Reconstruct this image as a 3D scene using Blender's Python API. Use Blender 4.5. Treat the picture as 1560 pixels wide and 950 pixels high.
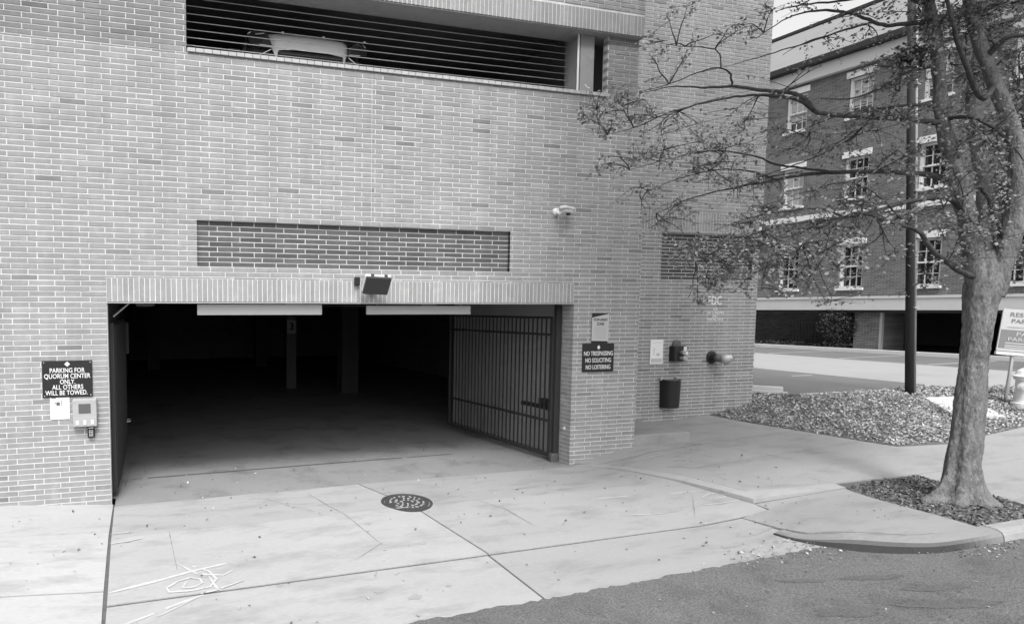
import bpy, bmesh, math, random
from mathutils import Vector, Matrix, noise

for o in list(bpy.data.objects):
    bpy.data.objects.remove(o, do_unlink=True)
scene = bpy.context.scene
COL = scene.collection
R = math.radians
PI = math.pi
random.seed(7)

# ------------------------------------------------------------------ camera
cd = bpy.data.cameras.new('camera')
cam = bpy.data.objects.new('camera', cd)
COL.objects.link(cam)
cam.location = (0.40, -8.39, 2.555)
cam.rotation_euler = (R(90 - 4.04), 0, R(-15.5))
cd.sensor_fit = 'HORIZONTAL'
cd.sensor_width = 36.0
cd.lens = 946.5 / 1560 * 36.0
cd.shift_x = (780 - 475) / 1560
cd.shift_y = (537 - 475) / 1560
cd.clip_start = 0.05
cd.clip_end = 2000
scene.camera = cam

# ------------------------------------------------------------------ sky, sun, exposure
SUN_EL, SUN_AZ = 56.0, 192.0          # azimuth clockwise from +Y: over the street, a little to the left
world = bpy.data.worlds.new('World')
scene.world = world
world.use_nodes = True
wn = world.node_tree
wn.nodes.clear()
sky = wn.nodes.new('ShaderNodeTexSky')
sky.sky_type = 'NISHITA'
sky.sun_disc = False
sky.sun_elevation = R(SUN_EL)
sky.sun_rotation = R(SUN_AZ)
sky.air_density = 1.6
sky.dust_density = 4.0
bw = wn.nodes.new('ShaderNodeRGBToBW')
bg = wn.nodes.new('ShaderNodeBackground')
bg.inputs['Strength'].default_value = 0.15
wo = wn.nodes.new('ShaderNodeOutputWorld')
wn.links.new(sky.outputs[0], bw.inputs[0])
wn.links.new(bw.outputs[0], bg.inputs['Color'])
wn.links.new(bg.outputs[0], wo.inputs[0])
sl = bpy.data.lights.new('sun', 'SUN')
sl.energy = 1.5
sl.angle = R(16)
sl.color = (1, 1, 1)
sun = bpy.data.objects.new('sun', sl)
COL.objects.link(sun)
sd = Vector((math.sin(R(SUN_AZ)) * math.cos(R(SUN_EL)), math.cos(R(SUN_AZ)) * math.cos(R(SUN_EL)), math.sin(R(SUN_EL))))
sun.rotation_euler = (-sd).to_track_quat('-Z', 'Y').to_euler()
sun.location = (0, -20, 30)
vs = scene.view_settings
vs.view_transform = 'Standard'
vs.look = 'None'
vs.gamma = 1.0
vs.exposure = 1.05
vs.use_curve_mapping = False
scene.render.engine = 'CYCLES'
scene.cycles.max_bounces = 8
scene.cycles.diffuse_bounces = 5

# ------------------------------------------------------------------ materials (the photograph is black and white)
def mat(name, v, rough=0.8, var=0.12, scale=6.0, fine=60.0, fvar=0.08, bump=0.0, bscale=80.0, metal=0.0,
        tone=False, bdist=0.01, stain=0.0, stain_scale=0.8, spec=0.3, coat=0.0, stretch=None, transl=0.0, streak=0.0):
    m = bpy.data.materials.new(name)
    m.use_nodes = True
    nt = m.node_tree
    N, L = nt.nodes, nt.links
    p = N['Principled BSDF']
    p.inputs['Roughness'].default_value = rough
    p.inputs['Metallic'].default_value = metal
    p.inputs['Specular IOR Level'].default_value = spec
    if coat:
        p.inputs['Coat Weight'].default_value = coat
        p.inputs['Coat Roughness'].default_value = 0.05
    tc = N.new('ShaderNodeTexCoord')
    src = tc.outputs['Object']
    geo = N.new('ShaderNodeNewGeometry')
    src = geo.outputs['Position']
    if stretch:
        mp = N.new('ShaderNodeMapping')
        mp.inputs['Scale'].default_value = stretch
        L.new(src, mp.inputs['Vector'])
        src = mp.outputs['Vector']

    def M(op, a, b=None):
        n = N.new('ShaderNodeMath')
        n.operation = op
        for i, q in enumerate((a, b)):
            if q is None:
                continue
            if isinstance(q, (int, float)):
                n.inputs[i].default_value = q
            else:
                L.new(q, n.inputs[i])
        return n.outputs[0]

    def NZ(sc, det=4.0, rg=0.6):
        n = N.new('ShaderNodeTexNoise')
        n.inputs['Scale'].default_value = sc
        n.inputs['Detail'].default_value = det
        n.inputs['Roughness'].default_value = rg
        L.new(src, n.inputs['Vector'])
        return n.outputs['Fac']
    val = None
    n1 = M('ADD', M('MULTIPLY', M('SUBTRACT', NZ(scale), 0.5), 2 * var), 1.0)
    n2 = M('ADD', M('MULTIPLY', M('SUBTRACT', NZ(fine, 2.0), 0.5), 2 * fvar), 1.0)
    val = M('MULTIPLY', M('MULTIPLY', n1, n2), v)
    if stain:
        mr = N.new('ShaderNodeMapRange')
        mr.inputs['From Min'].default_value = 0.5
        mr.inputs['From Max'].default_value = 0.72
        mr.inputs['To Min'].default_value = 1.0
        mr.inputs['To Max'].default_value = 1.0 - stain
        L.new(NZ(stain_scale, 6.0, 0.65), mr.inputs['Value'])
        val = M('MULTIPLY', val, mr.outputs[0])
    if streak:
        ms = N.new('ShaderNodeMapping')
        ms.inputs['Scale'].default_value = (2.2, 2.2, 0.16)
        L.new(geo.outputs['Position'], ms.inputs['Vector'])
        ns = N.new('ShaderNodeTexNoise')
        ns.inputs['Scale'].default_value = 1.6
        ns.inputs['Detail'].default_value = 6
        ns.inputs['Roughness'].default_value = 0.65
        L.new(ms.outputs[0], ns.inputs['Vector'])
        val = M('MULTIPLY', val, M('ADD', M('MULTIPLY', M('SUBTRACT', ns.outputs['Fac'], 0.5), 2 * streak), 1.0))
    if tone:
        at = N.new('ShaderNodeAttribute')
        at.attribute_name = 'tone'
        val = M('MULTIPLY', val, at.outputs['Fac'])
    L.new(val, p.inputs['Base Color'])
    if bump:
        b = N.new('ShaderNodeBump')
        b.inputs['Strength'].default_value = bump
        b.inputs['Distance'].default_value = bdist
        L.new(NZ(bscale, 5.0), b.inputs['Height'])
        L.new(b.outputs[0], p.inputs['Normal'])
    if transl:
        tb = N.new('ShaderNodeBsdfTranslucent')
        mx = N.new('ShaderNodeMixShader')
        mx.inputs[0].default_value = transl
        L.new(val, tb.inputs['Color'])
        L.new(p.outputs[0], mx.inputs[1])
        L.new(tb.outputs[0], mx.inputs[2])
        L.new(mx.outputs[0], N['Material Output'].inputs['Surface'])
    m['nodes_ready'] = True
    return m


MT = {}
MT['brick'] = mat('brick', 0.252, 0.85, 0.13, 0.9, 90, 0.10, 0.5, 160, tone=True, stain=-0.22, stain_scale=8.0, streak=0.22)
MT['mortar'] = mat('mortar', 0.53, 0.9, 0.25, 6.0, 70, 0.15, 0.4, 200, streak=0.2)
MT['concrete'] = mat('concrete', 0.315, 0.85, 0.12, 0.9, 28, 0.10, 0.4, 120, stain=0.26, stain_scale=2.4, tone=True, stretch=(0.55, 1.7, 1))
MT['garage_floor'] = mat('garage_floor_concrete', 0.22, 0.8, 0.2, 0.8, 30, 0.10, 0.3, 120, stain=0.4, stain_scale=1.2)
MT['asphalt'] = mat('asphalt', 0.115, 0.9, 0.16, 1.2, 60, 1.0, 1.0, 70, stain=0.35, stain_scale=1.6)
MT['lot'] = mat('lot_asphalt', 0.14, 0.9, 0.12, 0.5, 120, 0.18, 0.3, 150, stain=0.25, stain_scale=0.4)
MT['lane'] = mat('lane_concrete', 0.30, 0.9, 0.10, 0.5, 80, 0.1, 0.2, 120, stain=0.2, stain_scale=0.5)
MT['soil'] = mat('soil', 0.12, 0.95, 0.3, 5, 60, 0.3, 0.8, 60)
MT['crack'] = mat('hairline_crack', 0.15, 0.95, 0.3, 8, 90, 0.3)
MT['joint'] = mat('joint_dirt', 0.09, 0.95, 0.4, 8, 90, 0.3)
MT['interior'] = mat('interior_concrete', 0.22, 0.8, 0.2, 0.8, 20, 0.1, 0.2, 60, stain=0.4)
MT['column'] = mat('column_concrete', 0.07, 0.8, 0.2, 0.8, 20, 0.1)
MT['interior_light'] = mat('interior_painted_wall', 0.40, 0.8, 0.15, 0.8, 20, 0.1, 0.2, 60, stain=0.3)
MT['soffit'] = mat('soffit_concrete', 0.26, 0.85, 0.2, 3, 40, 0.1, 0.3, 80, stain=0.3, stain_scale=3)
MT['sill'] = mat('sill_brick', 0.38, 0.8, 0.1, 4, 80, 0.08, 0.3, 120, tone=True)
MT['steel'] = mat('dark_steel', 0.03, 0.5, 0.2, 8, 60, 0.1, spec=0.4)
MT['cable'] = mat('galvanised_cable', 0.42, 0.45, 0.1, 8, 60, 0.1, metal=0.6)
MT['galv'] = mat('galvanised_metal', 0.45, 0.45, 0.12, 10, 60, 0.1, metal=0.5)
MT['white'] = mat('white_paint', 0.66, 0.5, 0.05, 5, 60, 0.04)
MT['offwhite'] = mat('offwhite_panel', 0.50, 0.55, 0.06, 3, 60, 0.04)
MT['black'] = mat('black_paint', 0.018, 0.45, 0.15, 8, 60, 0.1)
MT['pipegrey'] = mat('pipe_grey', 0.26, 0.7, 0.08, 6, 60, 0.06)
MT['grey'] = mat('grey_plastic', 0.33, 0.5, 0.06, 8, 60, 0.05)
MT['darkgrey'] = mat('dark_grey', 0.09, 0.5, 0.1, 8, 60, 0.08)
MT['notice'] = mat('notice_paper', 0.42, 0.6, 0.08, 6, 60, 0.05)
MT['paintmark'] = mat('street_paint', 0.40, 0.85, 0.2, 14, 60, 0.3)
MT['iron'] = mat('cast_iron', 0.05, 0.6, 0.2, 12, 90, 0.2, 0.4, 120)
MT['pad'] = mat('worn_iron_pad', 0.30, 0.6, 0.3, 14, 90, 0.2)
MT['bark'] = mat('bark', 0.17, 0.95, 0.6, 26, 70, 0.5, 1.0, 30, stain=0.62, stain_scale=8.0, stretch=(1, 1, 0.4), spec=0.1, bdist=0.04)
MT['limb'] = mat('limb_bark', 0.08, 0.95, 0.5, 14, 60, 0.5, 1.0, 26, stain=0.6, stain_scale=5.0, stretch=(1, 1, 0.4), spec=0.1, bdist=0.03)
MT['twig'] = mat('twig_bark', 0.045, 0.9, 0.2, 9, 60, 0.2)
MT['leaf'] = mat('leaf', 0.25, 0.6, 0.25, 3, 60, 0.1, tone=True, transl=0.25)
MT['litter'] = mat('dry_leaf', 0.34, 0.7, 0.25, 3, 60, 0.1, tone=True)
MT['chip'] = mat('mulch_chip', 0.09, 0.9, 0.25, 3, 60, 0.1, tone=True)
MT['shrub'] = mat('shrub_leaf', 0.035, 0.7, 0.25, 3, 60, 0.1, tone=True)
MT['wood'] = mat('dark_wood', 0.03, 0.85, 0.3, 6, 50, 0.2, 0.5, 40, stretch=(1, 1, 0.08))
MT['farwhite'] = mat('white_trim', 0.66, 0.6, 0.06, 2, 40, 0.05)
MT['band'] = mat('concrete_band', 0.52, 0.8, 0.06, 0.8, 30, 0.05, stain=0.15)
MT['roof'] = mat('roof_slate', 0.20, 0.8, 0.12, 1.2, 14, 0.15, 0.3, 20)
MT['eave'] = mat('dark_gutter', 0.03, 0.6, 0.1)
MT['carpaint'] = mat('sky_lit_car_paint', 0.85, 0.3, 0.02, 2, 60, 0.02, coat=0.6)  # pale copy of the car paint, reflected sky put into the colour
MT['carbody'] = mat('unlit_car_paint', 0.22, 0.25, 0.02, 2, 60, 0.02, metal=0.3, coat=0.6)  # darker copy of the same paint, without the reflected sky
MT['rubber'] = mat('rubber', 0.02, 0.8, 0.1)
MT['chrome'] = mat('chrome', 0.7, 0.15, 0.02, 4, 60, 0.02, metal=1.0)
MT['hydrant'] = mat('hydrant_paint', 0.62, 0.5, 0.08, 6, 60, 0.05)
MT['signboard'] = mat('sign_board', 0.42, 0.6, 0.08)
MT['lampface'] = mat('lamp_face', 0.045, 0.4, 0.06)
MT['paid'] = mat('sign_grey', 0.17, 0.5, 0.05)


def glass_mat(name, v, rough, lens=False):
    m = mat(name, v, rough, 0.05, 2, 40, 0.03, spec=0.8)
    return m


MT['glass'] = glass_mat('window_glass', 0.02, 0.06)
MT['lens'] = glass_mat('lamp_lens', 0.05, 0.1)


def far_brick():
    m = bpy.data.materials.new('small_brick')
    m.use_nodes = True
    nt = m.node_tree
    N, L = nt.nodes, nt.links
    p = N['Principled BSDF']
    p.inputs['Roughness'].default_value = 0.9
    tc = N.new('ShaderNodeTexCoord')
    mp = N.new('ShaderNodeMapping')
    mp.inputs['Rotation'].default_value = (R(-90), 0, 0)
    L.new(tc.outputs['Object'], mp.inputs['Vector'])
    b = N.new('ShaderNodeTexBrick')
    b.inputs['Color1'].default_value = (0.085, 0.085, 0.085, 1)
    b.inputs['Color2'].default_value = (0.15, 0.15, 0.15, 1)
    b.inputs['Mortar'].default_value = (0.25, 0.25, 0.25, 1)
    b.inputs['Scale'].default_value = 1.0
    b.inputs['Mortar Size'].default_value = 0.006
    b.inputs['Mortar Smooth'].default_value = 0.3
    b.inputs['Bias'].default_value = -0.1
    b.inputs['Brick Width'].default_value = 0.21
    b.inputs['Row Height'].default_value = 0.0677
    L.new(mp.outputs[0], b.inputs['Vector'])
    nz = N.new('ShaderNodeTexNoise')
    nz.inputs['Scale'].default_value = 1.4
    nz.inputs['Detail'].default_value = 5
    L.new(tc.outputs['Object'], nz.inputs['Vector'])
    mr = N.new('ShaderNodeMapRange')
    mr.inputs['To Min'].default_value = 0.7
    mr.inputs['To Max'].default_value = 1.3
    L.new(nz.outputs['Fac'], mr.inputs['Value'])
    mx = N.new('ShaderNodeVectorMath')
    mx.operation = 'SCALE'
    L.new(b.outputs['Color'], mx.inputs[0])
    L.new(mr.outputs[0], mx.inputs['Scale'])
    L.new(mx.outputs[0], p.inputs['Base Color'])
    bp = N.new('ShaderNodeBump')
    bp.inputs['Strength'].default_value = 0.6
    bp.inputs['Distance'].default_value = 0.006
    bp.invert = True
    L.new(b.outputs['Fac'], bp.inputs['Height'])
    L.new(bp.outputs[0], p.inputs['Normal'])
    return m


MT['farbrick'] = far_brick()


# ------------------------------------------------------------------ mesh helpers
class MB:
    def __init__(s):
        s.v, s.f, s.t = [], [], []

    def add(s, vs, fs, tone=1.0):
        o = len(s.v)
        s.v += [tuple(q) for q in vs]
        s.f += [tuple(o + i for i in q) for q in fs]
        s.t += [tone] * len(fs)
        return s

    def box(s, x0, x1, y0, y1, z0, z1, tone=1.0, M=None):
        vs = [(x, y, z) for z in (z0, z1) for y in (y0, y1) for x in (x0, x1)]
        if M is not None:
            vs = [M @ Vector(q) for q in vs]
        return s.add(vs, [(0, 2, 3, 1), (4, 5, 7, 6), (0, 1, 5, 4), (2, 6, 7, 3), (0, 4, 6, 2), (1, 3, 7, 5)], tone)

    def bbox(s, x0, x1, y0, y1, z0, z1, b=0.01, M=None, tone=1.0):
        """box with chamfered edges"""
        bm = bmesh.new()
        bmesh.ops.create_cube(bm, size=1.0)
        for q in bm.verts:
            q.co = Vector(((x0 + x1) / 2 + q.co.x * (x1 - x0), (y0 + y1) / 2 + q.co.y * (y1 - y0), (z0 + z1) / 2 + q.co.z * (z1 - z0)))
        bmesh.ops.bevel(bm, geom=list(bm.edges), offset=b, segments=2, affect='EDGES', profile=0.6)
        bm.verts.index_update()
        vs = [(M @ q.co) if M is not None else q.co for q in bm.verts]
        s.add(vs, [[q.index for q in f.verts] for f in bm.faces], tone)
        bm.free()
        return s

    def tube(s, pts, rad, n=8, cap=True, tone=1.0, wob=0.0):
        pts = [Vector(p) for p in pts]
        if isinstance(rad, (int, float)):
            rad = [rad] * len(pts)
        o = len(s.v)
        up = None
        for i, p in enumerate(pts):
            d = (pts[min(i + 1, len(pts) - 1)] - pts[max(i - 1, 0)])
            if d.length < 1e-9:
                d = Vector((0, 0, 1))
            d.normalize()
            if up is None:
                up = Vector((0, 0, 1)) if abs(d.z) < 0.9 else Vector((1, 0, 0))
            a = d.cross(up).normalized()
            up = a.cross(d).normalized()
            for k in range(n):
                t = 2 * PI * k / n
                w = 1.0
                dirv = a * math.cos(t) + up * math.sin(t)
                if wob:
                    q = p * 3.0 + dirv * 1.3
                    w = 1 + wob * noise.noise(q) + wob * 0.6 * noise.noise(q * 3.1)
                s.v.append(tuple(p + dirv * rad[i] * w))
        for i in range(len(pts) - 1):
            for k in range(n):
                k2 = (k + 1) % n
                s.f.append((o + i * n + k, o + i * n + k2, o + (i + 1) * n + k2, o + (i + 1) * n + k))
                s.t.append(tone)
        if cap:
            s.f.append(tuple(o + k for k in range(n))[::-1])
            s.f.append(tuple(o + (len(pts) - 1) * n + k for k in range(n)))
            s.t += [tone, tone]
        return s

    def lathe(s, prof, n=24, M=None, tone=1.0):
        """profile of (radius, height) turned about local Z"""
        o = len(s.v)
        for r, z in prof:
            for k in range(n):
                q = Vector((r * math.cos(2 * PI * k / n), r * math.sin(2 * PI * k / n), z))
                s.v.append(tuple(M @ q if M is not None else q))
        for i in range(len(prof) - 1):
            for k in range(n):
                k2 = (k + 1) % n
                s.f.append((o + i * n + k, o + i * n + k2, o + (i + 1) * n + k2, o + (i + 1) * n + k))
                s.t.append(tone)
        s.f.append(tuple(o + k for k in range(n))[::-1])
        s.f.append(tuple(o + (len(prof) - 1) * n + k for k in range(n)))
        s.t += [tone, tone]
        return s

    def build(s, name, m, parent=None, smooth=False, loc=None):
        me = bpy.data.meshes.new(name)
        me.from_pydata(s.v, [], s.f)
        a = me.attributes.new('tone', 'FLOAT', 'FACE')
        a.data.foreach_set('value', s.t)
        if smooth:
            me.polygons.foreach_set('use_smooth', [True] * len(me.polygons))
        me.materials.append(MT[m] if isinstance(m, str) else m)
        me.update()
        return link(name, me, parent, loc)


def link(name, me, parent=None, loc=None):
    o = bpy.data.objects.new(name, me)
    COL.objects.link(o)
    if loc is not None:
        o.location = loc
    if parent is not None:
        o.parent = parent
    return o


def recalc(o):
    bm = bmesh.new()
    bm.from_mesh(o.data)
    bmesh.ops.recalc_face_normals(bm, faces=bm.faces)
    bm.to_mesh(o.data)
    bm.free()
    return o


def tag(o, label=None, cat=None, group=None, kind=None):
    if label:
        o['label'] = label
    if cat:
        o['category'] = cat
    if group:
        o['group'] = group
    if kind:
        o['kind'] = kind
    return o


def thing(name, label, cat, loc=(0, 0, 0), rot=(0, 0, 0), group=None):
    o = bpy.data.objects.new(name, None)
    o.empty_display_size = 0.2
    COL.objects.link(o)
    o.location = loc
    o.rotation_euler = rot
    return tag(o, label, cat, group)


def text_mesh(body, size, name, m, parent, loc, width=None, depth=0.002, bold=0.0, rot=(R(90), 0, 0), spacing=1.0):
    cu = bpy.data.curves.new(name, 'FONT')
    cu.body = body
    cu.size = size
    cu.align_x = 'CENTER'
    cu.align_y = 'CENTER'
    cu.extrude = depth
    cu.offset = bold
    cu.resolution_u = 3
    cu.space_character = spacing
    to = bpy.data.objects.new(name, cu)
    COL.objects.link(to)
    bpy.context.view_layer.update()
    dg = bpy.context.evaluated_depsgraph_get()
    me = bpy.data.meshes.new_from_object(to.evaluated_get(dg))
    bpy.data.objects.remove(to, do_unlink=True)
    if width:
        xs = [q.co.x for q in me.vertices]
        if xs and max(xs) > min(xs):
            k = width / (max(xs) - min(xs))
            c = (max(xs) + min(xs)) / 2
            for q in me.vertices:
                q.co.x = (q.co.x - c) * k
    me.materials.clear()
    me.materials.append(MT[m])
    o = link(name, me, parent, loc)
    o.rotation_euler = rot
    return o


def sheet(name, poly, zf, m, step=0.3, thick=0.0, parent=None, tone=1.0):
    bm = bmesh.new()
    vs = [bm.verts.new((x, y, 0)) for x, y in poly]
    bm.faces.new(vs)
    if step:
        for ax in (0, 1):
            lo = min(p[ax] for p in poly)
            hi = max(p[ax] for p in poly)
            k = math.floor(lo / step) + 1
            while k * step < hi - 1e-4:
                co = [0, 0, 0]
                no = [0, 0, 0]
                co[ax] = k * step
                no[ax] = 1
                bmesh.ops.bisect_plane(bm, geom=bm.verts[:] + bm.edges[:] + bm.faces[:], plane_co=co, plane_no=no, dist=1e-5)
                k += 1
    bmesh.ops.triangulate(bm, faces=[f for f in bm.faces if len(f.verts) > 4])
    for q in bm.verts:
        q.co.z = zf(q.co.x, q.co.y)
    bmesh.ops.recalc_face_normals(bm, faces=bm.faces)
    if bm.faces and sum(f.normal.z for f in bm.faces) < 0:
        bmesh.ops.reverse_faces(bm, faces=bm.faces)
    if thick:
        be = [e for e in bm.edges if e.is_boundary]
        r = bmesh.ops.extrude_edge_only(bm, edges=be)
        for q in r['geom']:
            if isinstance(q, bmesh.types.BMVert):
                q.co.z -= thick
        bmesh.ops.recalc_face_normals(bm, faces=bm.faces)
    me = bpy.data.meshes.new(name)
    bm.to_mesh(me)
    bm.free()
    a = me.attributes.new('tone', 'FLOAT', 'FACE')
    a.data.foreach_set('value', [tone] * len(me.polygons))
    me.materials.append(MT[m])
    return link(name, me, parent)


def stroke(pts, width, zf, seg=0.05, jitter=0.3, gap=0.03):
    """a thin painted or cracked line that follows the ground"""
    P = []
    for i in range(len(pts) - 1):
        a, b = Vector(pts[i]), Vector(pts[i + 1])
        n = max(1, int((b - a).length / seg))
        P += [a.lerp(b, k / n) for k in range(n)]
    P.append(Vector(pts[-1]))
    mb = MB()
    vs = []
    for i, p in enumerate(P):
        d = P[min(i + 1, len(P) - 1)] - P[max(i - 1, 0)]
        d.normalize()
        nrm = Vector((-d.y, d.x))
        w = width * 0.5 * (1 + random.uniform(-jitter, jitter)) * min(1, 0.45 + 0.3 * min(i, len(P) - 1 - i))
        for sg in (1, -1):
            q = p + nrm * w * sg
            vs.append((q.x, q.y, zf(q.x, q.y)))
    mb.add(vs, [(2 * i, 2 * i + 1, 2 * i + 3, 2 * i + 2) for i in range(len(P) - 1) if random.random() > gap])
    return mb


def inpoly(x, y, poly):
    c = False
    j = len(poly) - 1
    for i in range(len(poly)):
        xi, yi = poly[i]
        xj, yj = poly[j]
        if (yi > y) != (yj > y) and x < (xj - xi) * (y - yi) / (yj - yi) + xi:
            c = not c
        j = i
    return c


def leaf(mb, p, s, tone, up=0.0, droop=0.4):
    """one folded leaf of two faces"""
    d = Vector((random.gauss(0, 1), random.gauss(0, 1), random.gauss(-droop, 0.6)))
    d.normalize()
    n = Vector((random.gauss(0, 1), random.gauss(0, 1), random.gauss(up, 0.8)))
    a = d.cross(n)
    if a.length < 1e-4:
        return
    a.normalize()
    n = a.cross(d).normalized()
    w = s * random.uniform(0.28, 0.42)
    m_ = p + d * s * 0.45
    vs = [p, m_ + a * w + n * s * 0.12, p + d * s, m_ - a * w + n * s * 0.12]
    mb.add(vs, [(0, 1, 2), (0, 2, 3)], tone)


# ground heights and positions measured for this place
GX=[-30,-8,-1.3,0,3.5,7.03,8.3,10.2,12.4,16,20,34]
GY=[-4.2,-3.5,-2.5,-1.25,0,1.3,2.5]
GZ=[[-1.2,-.45,-.36,-.33,-.22,-.09,-.02,.06,.13,.26,.40,.85],
    [-1.2,-.45,-.34,-.31,-.20,-.07,.0,.08,.15,.28,.42,.85],
    [-1.0,-.30,-.10,-.20,-.15,-.09,.0,.10,.18,.31,.45,.85],
    [-.9,-.2,.05,-.01,.04,.04,.14,.20,.258,.393,.538,.85],
    [-.8,-.10,.10,.0,.03,.046,.27,.30,.33,.47,.62,.85],
    [-.8,-.10,.10,.0,.03,.046,.30,.38,.48,.6,.7,.85],
    [-.8,-.10,.10,.0,.03,.046,.30,.40,.55,.7,.75,.85]]
def _ix(a,v):
    v=min(max(v,a[0]),a[-1])
    for i in range(len(a)-2):
        if v<=a[i+1]: break
    else: i=len(a)-2
    return i,(v-a[i])/(a[i+1]-a[i])
def G(x,y):
    i,s=_ix(GX,x); j,t=_ix(GY,y)
    a=GZ[j][i]*(1-s)+GZ[j][i+1]*s; b=GZ[j+1][i]*(1-s)+GZ[j+1][i+1]*s
    return a*(1-t)+b*t
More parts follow.
